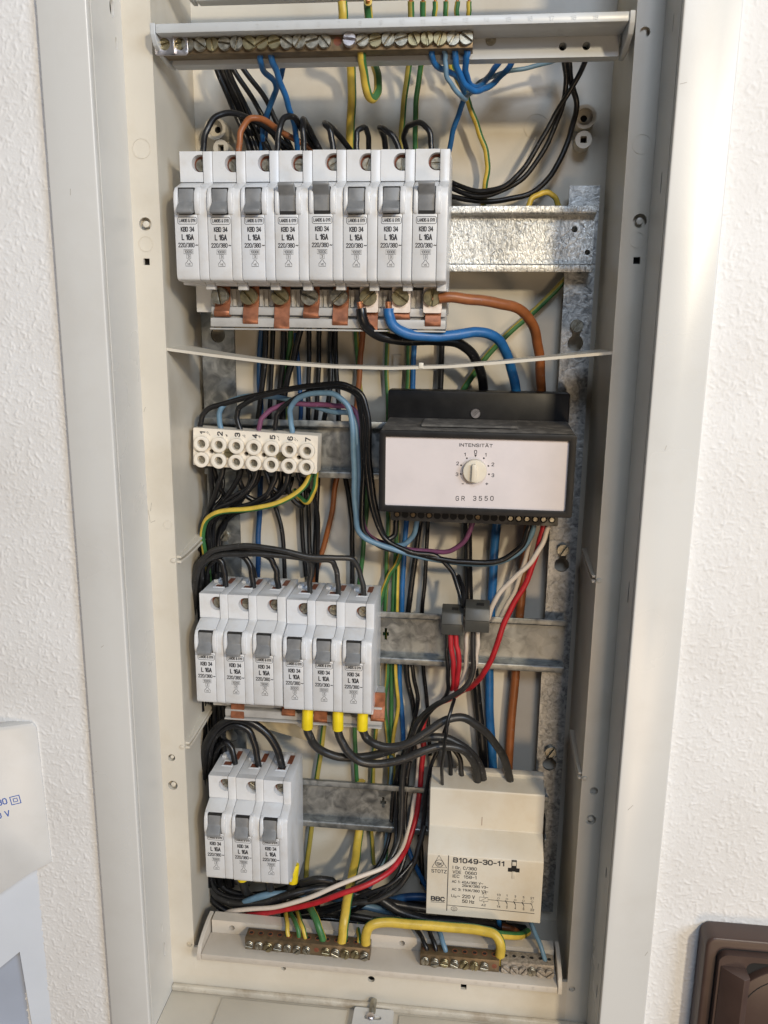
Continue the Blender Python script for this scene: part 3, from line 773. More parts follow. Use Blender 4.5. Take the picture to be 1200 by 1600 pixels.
def breaker_parts():
    P = {}
    prof = [(48, 16), (17, 16), (17, 0.8), (12.0, 0.4), (4.2, -2.6), (1.6, -4.0), (0.4, -6.0), (0, -9), (0, -47.5), (0.8, -49.4), (2.6, -50.2),
            (9.5, -50.6), (9.5, -51.9), (30, -51.9), (30, -66), (48, -66)]
    prof2 = [(48, 16), (12, 16), (12, 0.4)] + prof[4:12] + [(9.5, -54.2), (14, -54.2), (14, -51.9), (30, -51.9), (30, -66), (48, -66)]
    mb = MB(); mb.prism(prof, 0, SEAM); mb.build; P['housing'] = mb.mesh('housing', 'white', 0.45, 2)
    mb = MB(); mb.prism(prof2, SEAM + 0.18, BW); P['side_cover'] = mb.mesh('side_cover', 'white', 0.45, 2)
    # shoulder plate with the D-shaped screw well open to the seam
    cx, cz, r = SEAM - 1.6, 10.0, 4.3
    notch = [(SEAM, cz - r)] + [(cx + r * math.cos(math.radians(a)), cz + r * math.sin(math.radians(a))) for a in range(270, 89, -15)] + [(SEAM, cz + r)]
    out = [(0, 0.8), (SEAM, 0.8)] + notch + [(SEAM, 16), (0, 16)]
    mb = MB(); mb.plate(out, [], 4.98, FRONT, 12.0); P['terminal_cover'] = mb.mesh('terminal_cover', 'white', 0.0)
    mb = MB(); mb.box(cx - r - .5, SEAM - .02, 16.9, 16.96, cz - r - .5, cz + r + .5); P['screw_well'] = mb.mesh('screw_well', 'bakelite')
    # top face: wire funnel, slot and rib
    mb = MB(); mb.plate(rect(4.6, 11.8, 24, 31), [rect(5.6, 10.8, 25, 30)], 0.5, TOP, -16.5); P['wire_funnel'] = mb.mesh('wire_funnel', 'white', 0.15, 1)
    mb = MB(); mb.box(5.6, 10.8, 25, 30, 16.0, 16.06); P['wire_opening'] = mb.mesh('wire_opening', 'bakelite')
    mb = MB(); mb.box(10.4, 13.6, 33, 44, 16.0, 16.08); P['top_slot'] = mb.mesh('top_slot', 'bakelite')
    mb = MB(); mb.box(2.0, 5.2, 34, 40, 15.9, 17.6); mb.box(6.4, 9.0, 36, 44, 15.9, 17.0); P['top_clip'] = mb.mesh('top_clip', 'white', 0.5, 2)
    # ears beside the toggle
    for i, (a, b) in enumerate(((0.4, 2.5), (11.3, 14.0))):
        mb = MB(); prof = [(4.4, -2.8), (1.0, -3.3), (-1.2, -6.0), (-1.9, -10), (-1.7, -14.5), (-0.8, -16.5), (0.4, -17.3), (4.4, -17.3)]
        mb.prism(prof, a, b); P['ear%d' % i] = mb.mesh('toggle_guard', 'white', 0.55, 2)
    # toggle window: dark patch on the face, recess shade put into its colour
    mb = MB(); mb.box(2.6, 11.2, -0.04, 3.2, -17.0, -3.6); P['throat'] = mb.mesh('toggle_window', 'dark')
    # toggle, down and up
    dn = [(1.5, -3.9), (-0.12, -4.1), (-0.3, -10.4), (-1.0, -11.1), (-4.9, -14.6), (-5.0, -16.3), (-3.8, -17.0), (-0.2, -15.9), (1.5, -15.4)]
    up = [(1.5, -3.4), (-0.3, -3.2), (-3.6, -1.6), (-4.9, -2.0), (-5.0, -3.4), (-1.0, -7.0), (-0.3, -7.8), (-0.12, -15.4), (1.5, -15.6)]
    mb = MB(); mb.prism(dn, 2.8, 11.0); P['toggle_down'] = mb.mesh('toggle', 'grey', 0.4, 2)
    mb = MB(); mb.prism(up, 2.8, 11.0); P['toggle_up'] = mb.mesh('toggle', 'grey', 0.4, 2)
    for amp, cap in (('16', '10000'), ('10', '6000')):
        mb = MB(); c = 6.9
        mb.loop(rrect(c - 5.1, c + 5.1, -21.6, -18.2, 0.9), 0.26)
        mb.text('LANDIS & GYR', c, -20.7, 1.75, 8.9, 0.012)
        mb.text('KBD 34', c, -25.4, 2.5, 7.4, 0.02)
        mb.text('L %sA' % amp, c - .1, -29.6, 3.0, 6.6, 0.022)
        mb.text('220/380', c - 1.0, -33.2, 2.3, 8.8, 0.012)
        mb.text('~', c + 4.6, -33.2, 2.3, 1.5, 0.012)
        mb.loop(rect(c - 2.6, c + 2.6, -36.4, -34.3), 0.2)
        mb.text(cap, c, -36.0, 1.35, 4.3, 0.012)
        mb.loop(rect(c - 1.1, c + 1.1, -38.8, -36.7), 0.2)
        mb.text('3', c, -38.4, 1.35, None, 0.01)
        mb.loop([(c - 1.8, -42.6), (c + 1.8, -42.6), (c + 1.75, -41.2), (c + 0.9, -40.4), (c + 0.4, -39.4), (c - 0.4, -39.4), (c - 0.9, -40.4), (c - 1.75, -41.2)], 0.24)
        mb.text('VE', c, -42.1, 1.0, 1.7, 0.01)
        P['lettering' + amp] = mb.mesh('lettering', 'ink', flat=True)
    return P


BP = breaker_parts()


def breaker(x, y, z, label, group, amp, up, sc=1.0):
    t = thing('circuit_breaker', label, 'circuit breaker', (x, y, z), group)
    t.rotation_euler = (math.radians(random.uniform(-.35, .35)), 0, math.radians(random.uniform(-.25, .25)))
    age = random.uniform(0.0, 0.28)
    for nm, key in (('housing', 'housing'), ('side_cover', 'side_cover'), ('terminal_cover', 'terminal_cover'), ('screw_well', 'screw_well'), ('wire_funnel', 'wire_funnel'),
                    ('wire_opening', 'wire_opening'), ('top_slot', 'top_slot'), ('top_clip', 'top_clip'), ('toggle_guard', 'ear0'), ('toggle_guard', 'ear1'),
                    ('toggle_window', 'throat'), ('toggle', 'toggle_up' if up else 'toggle_down'), ('lettering', 'lettering' + amp)):
        o = link(nm, BP[key], t)
        o.color = (age, age, age, 1)
    screw(t, SEAM - 1.6, 16.9, 9.6, 3.2, 1.6, 'screw', None, 'terminal_screw')
    return t


ORD = ['first', 'second', 'third', 'fourth', 'fifth', 'sixth', 'seventh', 'eighth']
ups = (3, 4, 7)
zt_ = W(480, 280, 32).z
for i in range(8):
    u = i in ups
    x = -159.6 + i * PITCH
    breaker(x, 32, zt_ + random.uniform(-.25, .25), 'white L16A breaker in the top row, %s from its left end, toggle %s' % (ORD[i], 'up' if u else 'down'),
            'white breakers of the top row', '16', u)
XM = W(303, 985, 42).x; ZM = W(440, 985, 42).z
for i in range(6):
    a = '16' if i < 3 else '10'
    breaker(XM + i * (PITCH - .06) + (0 if i < 3 else .45), 42 if i < 3 else 42.6, ZM + (0.4 if i < 3 else -1.3) + random.uniform(-.2, .2), 'white L%sA breaker in the middle row, %s from its left end, toggle down' % (a, ORD[i]),
            'white breakers of the middle row', a, False)
XB = W(319, 1290, 40).x; ZB = W(380, 1268, 40).z
for i in range(3):
    breaker(XB + i * PITCH, 40, ZB - 0.3 * i, 'white L16A breaker in the bottom row, %s' % ('on its left end beside the cabinet wall', 'between the two others', 'nearest to the contactor')[i],
            'white breakers of the bottom row', '16', False)

# ------------------------------------------------------------------ busbars under the breakers


def busbar(label, x0, x1, yf, zt, tabs, height=24):
    """grey comb profile with copper tongues; tabs: (x, length, kind)"""
    t = thing('busbar', label, 'busbar', (x0, yf, zt))
    L_ = x1 - x0
    mb = MB(); mb.box(0, L_, 4, 16, -height + 2, -1); mb.build('core', 'busgrey', t)
    for z0, z1, y in ((-height + 8, -height + 12.5, 1.0), (-height + 1.5, -height + 6.5, -1.0)):
        mb = MB(); mb.box(0, L_, y, 6, z0, z1); mb.build('ledge', 'busgrey', t, bevel=0.7, seg=2)
    mb = MB(); mb.box(0, L_, -2.5, 8, -height, -height + 0.9); mb.build('bottom_lip', 'busgrey', t, bevel=0.3)
    for i in range(int(L_ / 3.0)):
        mb = MB(); mb.box(i * 3.0 + .4, i * 3.0 + 2.2, 2.6, 4.5, -height + 12.8, -1.2); mb.build('rib', 'busgrey', t)
    for (x, ln, kind) in tabs:
        mb = MB(); prof = [(2.0, 1.0), (2.0, -8), (0.0, -11.5), (-1.8, -ln + 3), (-1.8, -ln + 1.0), (-0.8, -ln), (3, -ln), (3, -ln + 1), (-.6, -ln + 1.2), (-.6, -ln + 3), (1.0, -11), (3.2, -8), (3.2, 1)]
        mb.prism(prof, x - 4.3, x + 4.3); o = mb.build('copper_tab', 'copper', t, bevel=0.2, seg=1)
        if kind == 'clamp':
            mb = MB(); mb.plate(rrect(x - 5.2, x + 4.6, -13.0, 0.8, 1.0), [circle(x - .6, -5.0, 3.0)], 4.2, FRONT, -3.4); mb.build('feed_clamp', 'tinned', t, bevel=0.0)
            screw(t, x - 0.6, -2.6, -5.0, 4.6, 3.2, 'screwy', None, 'tab_screw')
        elif kind == 'screw':
            screw(t, x - 0.6, 1.9, -5.0, 4.6, 5.0, random.choice(['screw', 'screwy']), None, 'tab_screw')
    return t


zb1 = W(500, 461, 50).z + 4.1
HB = zb1 - W(500, 517, 50).z
tx = [(343, HB - 7.0, 'screw'), (388, HB - 3.0, 'screw'), (437, HB + .3, 'screw'), (483, HB - 6.8, 'screw'), (529, HB - 2.8, 'screw'), (576, HB + .3, 'clamp'), (626, HB - 6.5, 'clamp'), (675, HB - 2.8, 'clamp')]
bx0 = W(329, 490, 52).x; bx1 = W(697, 490, 52).x
busbar('copper-tabbed grey busbar under the eight breakers of the top row', bx0, bx1, 52, zb1, [(W(q + 2, 470, 50).x - bx0, ln, k) for q, ln, k in tx], HB)
bx0 = W(352, 1110, 60).x; bx1 = W(597, 1120, 60).x
zb2 = W(470, 1080, 60).z
busbar('copper-tabbed grey busbar half hidden under the middle row breakers', bx0, bx1, 60, zb2, [(W(q, 1105, 58).x - bx0, ln, 'plain') for q, ln in ((370, 22), (450, 17), (500, 20), (590, 17))], 21)

# ------------------------------------------------------------------ white numbered terminal strip
a, b, c_ = W(302, 668, 68), W(497, 682, 68), W(308, 731, 68)
ang = math.atan2(b.z - a.z, b.x - a.x) * 0.9
ts = thing('terminal_strip', 'white seven-way terminal strip with hand-scribbled numbers 1 to 7', 'terminal strip', (a.x, 68, a.z), rot=(0, -ang, 0))
TL = (b - a).length; TH = 22.6
pit = TL / 7.1
scx = [0.55 * pit + i * pit for i in range(7)]
hs = [circle(scx[i] + pit * .5, -13.6, 1.35, 12) for i in (0, 2, 3, 5)]
mb = MB(); mb.plate(rrect(0, TL, -TH, 0, 0.6, 2), hs, 12, FRONT, 0); mb.build('body', 'ivory', ts, bevel=0.0)
mb = MB(); mb.box(1, TL - 1, 6, 12.5, -TH + 1, -1); mb.build('core', 'dark', ts)
col_m = MB(); col_m.plate(circle(0, 0, 4.6, 24), [circle(0, 0, 2.5, 18)], 3.6, FRONT, -3.4); col_m = col_m.mesh('screw_collar', 'ivory', 0.35, 2)
well = MB(); well.cyl((0, -0.1, 0), (0, 1, 0), 2.4, 2.4, 0.2, 16); well = well.mesh('well', 'dark')
for r_, z in enumerate((-9.0, -18.6)):
    for i in range(7):
        o = link('screw_collar', col_m, ts, (scx[i], 0, z))
        screw(o, 0, -0.2, 0, 1.9, 0.9, 'screw', None, 'terminal_screw')
for i in (1, 4):
    screw(ts, scx[i] + pit * .52, 0, -13.6, 2.7, 1.6, 'screwy', None, 'fixing_screw')
mb = MB()
for i in range(7):
    mb.text(str(i + 1), scx[i] + 1.6, -2.6, 3.4, None, 0.03, rot=math.pi / 2, sx=1.0)
mb.build('lettering', 'ink', ts, flat=True)
mb = MB()
for i in range(6):
    for k in range(3):
        q = random.uniform(0.4, 1.2); x0 = scx[i] + 2.0 + random.uniform(0, 1.8); z0 = -1.6 - random.uniform(0, 1.6)
        mb.line((x0, z0), (x0 + 1.3 * math.cos(q), z0 - 1.5 * math.sin(q)), 0.22)
mb.build('pen_marks', 'ink', ts, flat=True)

# ------------------------------------------------------------------ light-control relay
a, b, c_ = W(593, 680, 36), W(901, 688, 36), W(593, 797, 36)
gw = b.x - a.x; gz = W(745, 676, 36).z
gr = thing('control_relay', 'black control relay with a pale pink front and a round white dial', 'relay', (a.x, 36, gz))
gh = gz - W(745, 804, 36).z
mb = MB(); mb.prism([(2.0, 0), (46, 2.2), (46, -gh), (2.0, -gh)], 0.4, gw - 0.4); mb.build('housing', 'dusty', gr, bevel=0.8)
mb = MB(); mb.plate(rrect(0, gw, -gh, 0, 1.4), [rrect(3.4, gw - 3.6, -gh + 3.4, -3.2, 0.8)], 4.0, FRONT, -0.6); mb.build('bezel', 'black', gr, bevel=0.35, seg=2)
mb = MB(); mb.box(3.0, gw - 3.2, 1.2, 2.6, -gh + 2.8, -3.2); mb.build('front_panel', 'panel', gr)
mb = MB(); mb.box(22, gw - 30, 12, 40, 1.2, 2.35); mb.build('top_label', 'dusty', gr)
# base with the terminals
zb_t = W(745, 612, 80).z - gz; zb_b = W(745, 660, 80).z - gz
mb = MB(); mb.box(W(606, 640, 80).x - a.x, W(890, 640, 80).x - a.x, 44, 58, zb_b - 10, zb_t); mb.build('base', 'black', gr, bevel=1.0)
screw(gr, W(743, 646, 80).x - a.x, 44, W(743, 646, 80).z - gz, 2.8, 1.3, 'bright', 0.7, 'fixing_screw')
zt0 = W(745, 803, 66).z - gz; zt1_ = W(745, 818, 66).z - gz
tx0 = W(611, 808, 66).x - a.x; tx1 = W(872, 812, 66).x - a.x
mb = MB(); mb.box(tx0, tx1, 30, 56, zt1_, zt0 + 8); mb.build('terminal_block', 'dusty', gr, bevel=0.5)
tp = (tx1 - tx0) / 20.5
ring = MB(); ring.cyl((0, -0.15, 0), (0, 1, 0), 2.1, 2.1, 0.3, 14); ring = ring.mesh('terminal_well', 'dark')
for i in range(20):
    x = tx0 + (i + .75) * tp
    o = link('terminal_well', ring, gr, (x, 30, zt0 - 1.9))
    if i in (0, 2, 4, 10, 14, 15, 16, 17, 18, 19): screw(o, 0, -0.15, 0, 1.3, 0.3, 'brass' if i < 12 else 'screw', None, 'terminal_screw')
# dial
dx = W(742, 735, 38).x - a.x; dz = W(742, 735, 38).z - gz
kn = MB(); kn.cyl((dx, 1.1, dz), (0, -1, 0), 6.6, 6.3, 3.4, 40); o = kn.build('dial', 'cream', gr, bevel=0.4)
mb = MB(); mb.prism([(dx - 1.6, dz + 4.2), (dx + 0.5, dz + 4.2), (dx + 1.2, dz), (dx + 0.9, dz - 5.4), (dx - 1.8, dz - 5.4)], -4.6, -2.2, 'y'); mb.build('dial_ridge', 'cream', o, bevel=0.5)
mb = MB()


def gp(q, r):
    return W(q, r, 37.2).x - a.x, W(q, r, 37.2).z - gz


TW = 1.16
for st, q, r, h in (('0', 743, 709.3, 2.2), ('1', 726.5, 713, 2.0), ('1', 759, 713.5, 2.0), ('2', 715, 727, 2.0), ('2', 770, 728.5, 2.0), ('3', 714, 744, 2.0), ('3', 770, 745.5, 2.0), ('+', 760.5, 759, 2.4), ('-', 723, 759, 2.4)):
    u, v = gp(q, r); mb.text(st, u, v, h, None, 0.012, w=TW, sx=1.0)
for q, r in ((729.5, 716), (756, 716), (720.5, 727), (763, 728), (720, 740.5), (764, 741)):
    u, v = gp(q, r); mb.add([(x, TW, z) for x, z in circle(u, v, 0.5, 10)], [tuple(range(10))])
u, v = gp(743, 711.6); mb.add([(u - .8, TW, v + .5), (u + .8, TW, v + .5), (u, TW, v - 1)], [(0, 1, 2)])
u, v = gp(743.5, 698.5); mb.text('INTENSITÄT', u, v, 1.9, 18.0, 0.018, w=TW)
u, v = gp(687 + 54, 783); x_ = u
for k, ch in enumerate('GR 3550'):
    if ch != ' ':
        u, v = gp(714.5 + k * 9.0, 782.5); mb.text(ch, u, v, 2.7, None, 0.0, w=TW, sx=0.95)
mb.build('lettering', 'ink', gr, flat=True)

# ------------------------------------------------------------------ contactor
a, b = W(668, 1336, 50), W(850, 1344, 50)
cw = b.x - a.x; cz0 = (a.z + b.z) / 2
ct = thing('contactor', 'ivory contactor with a printed rating plate at the bottom right', 'contactor', (a.x, 50, cz0))
prof = [(0.5, -44), (0, -43.5), (0, -0.8), (0.5, 0), (15.5, 9.2), (16, 10.2), (16, 35), (16.6, 36), (30, 38), (38, 38), (38, -30), (30, -36), (10, -44)]
mb = MB(); mb.prism(prof, 0, cw)
mb.build('housing', 'cream', ct, bevel=0.7, seg=3)
mb = MB(); mb.box(-1.2, cw + 0.6, 31, 38.5, -26, 30); mb.build('rear_body', 'cream', ct, bevel=0.6)
mb = MB(); mb.box(16, cw + .2, 31, 37, 37, 40.5); mb.build('rear_lug', 'cream', ct, bevel=0.5)
mb = MB(); mb.box(cw + 0.4, cw + 3.0, 30, 38, -18, 10); mb.build('side_clip', 'dark', ct, bevel=0.4)
# cross shaped opening with worn edge
mb = MB(); q = (W(803, 1355, 50).x - a.x, W(803, 1355, 50).z - cz0)
mb.add([(q[0] + u, -0.05, q[1] + v) for u, v in rect(-1.6, 1.6, -1.5, 5)], [(0, 1, 2, 3)]); mb.add([(q[0] + u, -0.07, q[1] + v) for u, v in rect(-3.6, 3.6, -3.4, -0.6)], [(0, 1, 2, 3)])
mb.build('latch_opening', 'dark', ct, flat=True)
mb = MB(); mb.box(q[0] - 1.0, q[0] + 1.0, -0.5, 0.2, q[1] - 8, q[1] - 3.0); mb.box(q[0] - 1.2, q[0] + 1.2, -0.9, .1, q[1] + 1.5, q[1] + 4); mb.build('latch', 'cream', ct, bevel=0.2)
mb = MB(); q = (W(753, 1283, 66).x - a.x, W(753, 1283, 66).z - cz0)
mb.box(q[0] - .15, q[0] + .15, 15.9, 16.05, q[1] - 3, q[1] + 3); mb.build('scratch', 'bakelite', ct)
mb = MB()


def cp(q, r):
    return W(q, r, 50).x - a.x, W(q, r, 50).z - cz0


def ctext(st, q, r, h, q2, bold=0.012):
    """lettering from pixel q to q2 with its baseline at r"""
    u, v = cp(q, r); u2, _ = cp(q2, r); mb.text(st, u, v, h, u2 - u, bold, w=-0.05, align=0.0)


ctext('B1049-30-11', 708, 1347.5, 3.7, 789, 0.03)
ctext('I Gr. C/380', 707, 1357.5, 2.3, 745); ctext('VDE  0660', 707, 1364.5, 2.3, 745); ctext('IEC  158-1', 707, 1371, 2.3, 745)
ctext('AC 1: 40A/380 V~', 706, 1379, 1.9, 755); ctext('26kW/380 V3~', 722, 1385.5, 1.9, 763); ctext('AC 3: 11kW/380 V3~', 706, 1391, 1.9, 763)
ctext('Uc~', 705, 1401.5, 2.1, 719); ctext('220 V', 722, 1403, 2.5, 742); ctext('50 Hz', 722, 1410.5, 2.5, 741)
ctext('STOTZ', 674, 1363, 2.5, 698, 0.01); ctext('BBC', 673, 1407, 3.4, 695, 0.04)
mb.line(cp(673, 1409), cp(695, 1410), 0.35)
mb.line(cp(701, 1336.5), cp(698, 1423), 0.5); mb.line(cp(699, 1414), cp(835, 1427.5), 0.4)
t1_, t2_, t3_ = cp(686, 1336.5), cp(675, 1355), cp(698, 1356)
mb.loop([t1_, t2_, t3_], 0.5); cxx = cp(686.5, 1349); mb.loop(circle(cxx[0], cxx[1], 2.5, 20), 0.35)
ctext('SK', 682, 1352, 2.3, 691, 0.02)
cxx = cp(709.5, 1420); mb.loop(circle(cxx[0], cxx[1], 1.9, 20, 1.5), 0.3); ctext('D', 707.5, 1422, 1.7, 711.5, 0.01)
mb.loop([cp(749, 1401.5), cp(762.5, 1402.5), cp(762.5, 1408.5), cp(749, 1407.5)], 0.3); mb.line(cp(751, 1407), cp(760, 1403), 0.25)
mb.line(cp(762.5, 1405.5), cp(832, 1412.5), 0.35)
mb.line(cp(756, 1402), cp(756, 1398.5), 0.3); mb.line(cp(756, 1408), cp(756, 1411), 0.3)
ctext('A1', 753, 1397.5, 1.6, 760); ctext('A2', 752, 1415.5, 1.6, 759)
for k, (q, up_, dn_) in enumerate(((779, '13', '14'), (792, '1', '2'), (805, '3', '4'), (818, '5', '6'), (831.5, '21', '22'))):
    r0 = 1404.5 + (q - 779) * 0.1
    ctext(up_, q - (3 if len(up_) > 1 else 1.2), r0 - 4.8, 1.6, q + (3 if len(up_) > 1 else 1.2)); ctext(dn_, q - (3 if len(dn_) > 1 else 1.2), r0 + 13.5, 1.6, q + (3 if len(dn_) > 1 else 1.2))
    u, v = cp(q, r0 - 1.0); mb.loop(circle(u, v, .65, 12), 0.2)
    mb.line(cp(q - 2.5, r0 + 1), cp(q + .5, r0 + 6.5), 0.55 if k in (1, 2, 3) else 0.3); mb.line(cp(q + .5, r0 + 6), cp(q + .3, r0 + 10), 0.28)
mb.build('lettering', 'ink', ct, flat=True)

# ------------------------------------------------------------------ bowed divider strip
pts = [(256, 543), (330, 553), (420, 564), (520, 571), (610, 573.5), (700, 571), (800, 563), (880, 556), (959, 549)]
mb = MB(); rows = []
for (q, r) in pts:
    f_ = W(q, r, 36); edge = abs(q - 607) / 350.0
    d = 30 * edge ** 3 + 9
    rows.append([(f_.x, 36, f_.z), (f_.x, 36 + d, f_.z + 0.2), (f_.x, 36 + d, f_.z - 1.0), (f_.x, 36, f_.z - 1.5)])
vs = [v for r in rows for v in r]
fs = [(0, 1, 2, 3)]
for i in range(len(rows) - 1):
    for k in range(4):
        fs.append((4 * i + k, 4 * i + (k + 1) % 4, 4 * i + 4 + (k + 1) % 4, 4 * i + 4 + k))
fs.append(tuple(4 * (len(rows) - 1) + k for k in (3, 2, 1, 0)))
mb.add(vs, fs)
dv = thing('divider_strip', 'thin bowed cream divider strip spanning the cabinet under the top row', 'divider', (0, 0, 0))
mb.build('strip', 'box', dv, angle=50)
p = W(658, 571, 36); mb = MB(); mb.box(p.x - 1.2, p.x + 1.2, 35.5, 38, p.z - 1.6, p.z + 1.4); mb.build('gate_mark', 'cream', dv, bevel=0.3)

# ------------------------------------------------------------------ meter housing at the left edge and brown socket at the right
mx = W(76, 1480, 0).x
me_ = thing('meter_housing', 'white meter housing with blue print cut off at the lower left', 'meter', (mx, 0, W(76, 1480, 0).z))
mo = Vector((mx, 0, W(76, 1480, 0).z))
c30, s30 = math.cos(math.radians(24)), math.sin(math.radians(24))


def on_plane(px, py, p0, ang):
    """pixel -> (u, z) on the vertical plane through p0, turned so that its left side comes towards the room"""
    d = Vector((px - 600.0, py - 800.0, FPX)); r = Vector((d.dot(XC), d.dot(YC), d.dot(ZC)))
    n = Vector((math.sin(ang), -math.cos(ang), 0)); c = Vector((0, -CAM_DIST, 0))
    t = (p0 - c).dot(n) / r.dot(n); q = c + r * t
    return (q - p0).dot(Vector((math.cos(ang), math.sin(ang), 0))), q.z - p0.z


def turned(p0, ang):
    c, s = math.cos(ang), math.sin(ang)
    return lambda u, v, w: (p0.x + u * c - w * s - mo.x, p0.y + u * s + w * c, p0.z + v - mo.z)


A1 = math.radians(20)
pc = W(70, 1240, -1.0); pb = W(70, 1440, -0.8)
P1 = turned(pc, A1); P2 = turned(pb, A1)
o1 = [on_plane(q, r, pc, A1) for q, r in ((-160, 1158), (50, 1130), (57, 1136), (80, 1338), (82, 1347), (45, 1366), (2, 1396), (-160, 1490))]
mb = MB(); mb.plate(o1, [], 7.0, P1, 0); mb.build('cover', 'meterg', me_, bevel=0.6, seg=2)
o2 = [on_plane(q, r, pb, A1) for q, r in ((-160, 1400), (60, 1360), (94, 1640), (-160, 1640))]
h2 = [on_plane(q, r, pb, A1) for q, r in ((30, 1490), (53, 1625), (-60, 1625), (-60, 1563))]
mb = MB(); mb.plate(o2, [h2], 5.0, P2, 1.5); mb.build('body', 'meter', me_)
mb = MB(); mb.plate([on_plane(q, r, pb, A1) for q, r in ((50, 1470), (70, 1632), (-80, 1632), (-80, 1520))], [], 1.0, P2, 6.6); mb.build('inset', 'meterin', me_)
mb = MB()
bl = on_plane(3, 1255, pc, A1); b2 = on_plane(13, 1252.5, pc, A1); sl = math.atan2(b2[1] - bl[1], b2[0] - bl[0])
bl = on_plane(11.5, 1256, pc, A1); mb.text('30', bl[0], bl[1], 4.0, None, 0.006, mp=P1, w=-0.06, rot=sl, align=1, sx=0.9)
bl = on_plane(16, 1275, pc, A1); mb.text('80 V', bl[0], bl[1], 4.0, None, 0.006, mp=P1, w=-0.06, rot=sl, align=1, sx=0.9)
for k, t in ((5.0, 0.7), (2.1, 0.6)):
    q = on_plane(24, 1250, pc, A1)
    mb.loop([(q[0] + (u * math.cos(sl) - v * math.sin(sl)) * k / 2, q[1] + (u * math.sin(sl) + v * math.cos(sl)) * k / 2) for u, v in ((-1, -1), (1, -1), (1, 1), (-1, 1))], t, mp=P1)
mb.build('lettering', 'inkblue', me_, flat=True)

sx0 = W(1094, 1437, 0).x; sz0 = W(1110, 1437, 0).z
so = thing('wall_socket', 'brown wall socket with a hinged lid cut off at the lower right', 'socket', (sx0, 0, sz0))
mb = MB(); mb.prism(rrect(0, 84, -84, 0, 5.5, 6), -14, 0, 'y'); mb.build('frame', 'brown', so, bevel=1.6, seg=3)
mb = MB(); mb.prism(rrect(5.6, 79, -79, -5.8, 5, 6), -14.25, -12, 'y'); mb.build('lid_gap', 'dark', so)
mb = MB(); mb.plate(rrect(6.1, 78.5, -78.5, -6.3, 4.7, 6), [rrect(20.0, 66, -72, -9.5, 4)], 7, FRONT, -18.5); lo = mb.build('lid', 'brown', so)
mb = MB(); mb.prism([(7.2, 0), (19.8, 0), (19.8, -7.5), (16.5, -9.2), (11.5, -5.0), (7.2, -0.6)], -77, -13, 'z')
mb.v = [(x, y - 18.4, z) for x, y, z in mb.v]; mb.build('grip', 'brown', so, bevel=1.2, seg=3)
mb = MB(); mb.cyl((43.5, -12.0, -42), (0, -1, 0), 30, 29, 6.0, 56); o = mb.build('flap', 'brown', so, bevel=1.0, seg=2)
mb = MB(); mb.plate(circle(43.5, -42, 23.5, 48), [circle(43.5, -42, 23.0, 48)], 0.4, FRONT, -18.2); mb.build('flap_groove', 'dark', so)

# ------------------------------------------------------------------ wires


def spline(P, n=11):
    out = []
    for i in range(len(P) - 1):
        p0 = P[i - 1] if i else P[0] * 2 - P[1]
        p1, p2 = P[i], P[i + 1]
        p3 = P[i + 2] if i + 2 < len(P) else P[-1] * 2 - P[-2]
        # centripetal Catmull-Rom
        t0 = 0.0; t1 = t0 + max(1e-3, (p1 - p0).length) ** .5; t2 = t1 + max(1e-3, (p2 - p1).length) ** .5; t3 = t2 + max(1e-3, (p3 - p2).length) ** .5
        for k in range(n):
            t = t1 + (t2 - t1) * k / n
            a1 = p0 * ((t1 - t) / (t1 - t0)) + p1 * ((t - t0) / (t1 - t0)); a2 = p1 * ((t2 - t) / (t2 - t1)) + p2 * ((t - t1) / (t2 - t1))
            a3 = p2 * ((t3 - t) / (t3 - t2)) + p3 * ((t - t2) / (t3 - t2))
            b1 = a1 * ((t2 - t) / (t2 - t0)) + a2 * ((t - t0) / (t2 - t0)); b2 = a2 * ((t3 - t) / (t3 - t1)) + a3 * ((t - t1) / (t3 - t1))
            out.append(b1 * ((t2 - t) / (t2 - t1)) + b2 * ((t - t1) / (t2 - t1)))
    out.append(P[-1])
    return out


def tube(mb, C, r, n=12, stripe=None, o=Vector((0, 0, 0))):
    """stripe = (start angle from the room side, width, twist per mm) paints faces with material 1"""
    N = len(C); vs = []; fs = []; ms = []
    dist = 0.0; prev = None; nrm = None
    for i, p in enumerate(C):
        t = (C[min(i + 1, N - 1)] - C[max(i - 1, 0)]).normalized()
        if nrm is None:
            nrm = Vector((0, -1, 0)); nrm = (nrm - t * nrm.dot(t))
            if nrm.length < 0.2: nrm = Vector((0.7, 0, 0.7)); nrm = nrm - t * nrm.dot(t)
            nrm.normalize()
        else:
            nrm = (nrm - t * nrm.dot(t)).normalized()
        b = t.cross(nrm)
        if prev is not None: dist += (p - prev).length
        prev = p
        tw = stripe[2] * dist if stripe else 0
        for k in range(n):
            q = 2 * math.pi * k / n + tw
            vs.append(p + (nrm * math.cos(q) + b * math.sin(q)) * r - o)
    for i in range(N - 1):
        for k in range(n):
            fs.append((i * n + k, i * n + (k + 1) % n, (i + 1) * n + (k + 1) % n, (i + 1) * n + k))
            mi = 0
            if stripe:
                q = (2 * math.pi * (k + .5) / n - stripe[0] + math.pi) % (2 * math.pi) - math.pi
                mi = 1 if abs(q) < stripe[1] / 2 else 0
            ms.append(mi)
    fs.append(tuple(range(n))[::-1]); ms.append(0)
    fs.append(tuple(range((N - 1) * n, N * n))); ms.append(0)
    ofs = len(mb.v); mb.v += [tuple(v) for v in vs]
    mb.f += [tuple(i + ofs for i in f) for f in fs]; mb.m += ms


MN = {'k': 'black', 'kg': 'dark grey', 'b': 'blue', 'db': 'dark blue', 'lb': 'light blue', 'br': 'brown', 'r': 'red', 'w': 'white', 'p': 'purple', 'yg': 'green-yellow', 'gy': 'green-yellow', 'dyg': 'green-yellow'}
used_labels = {}


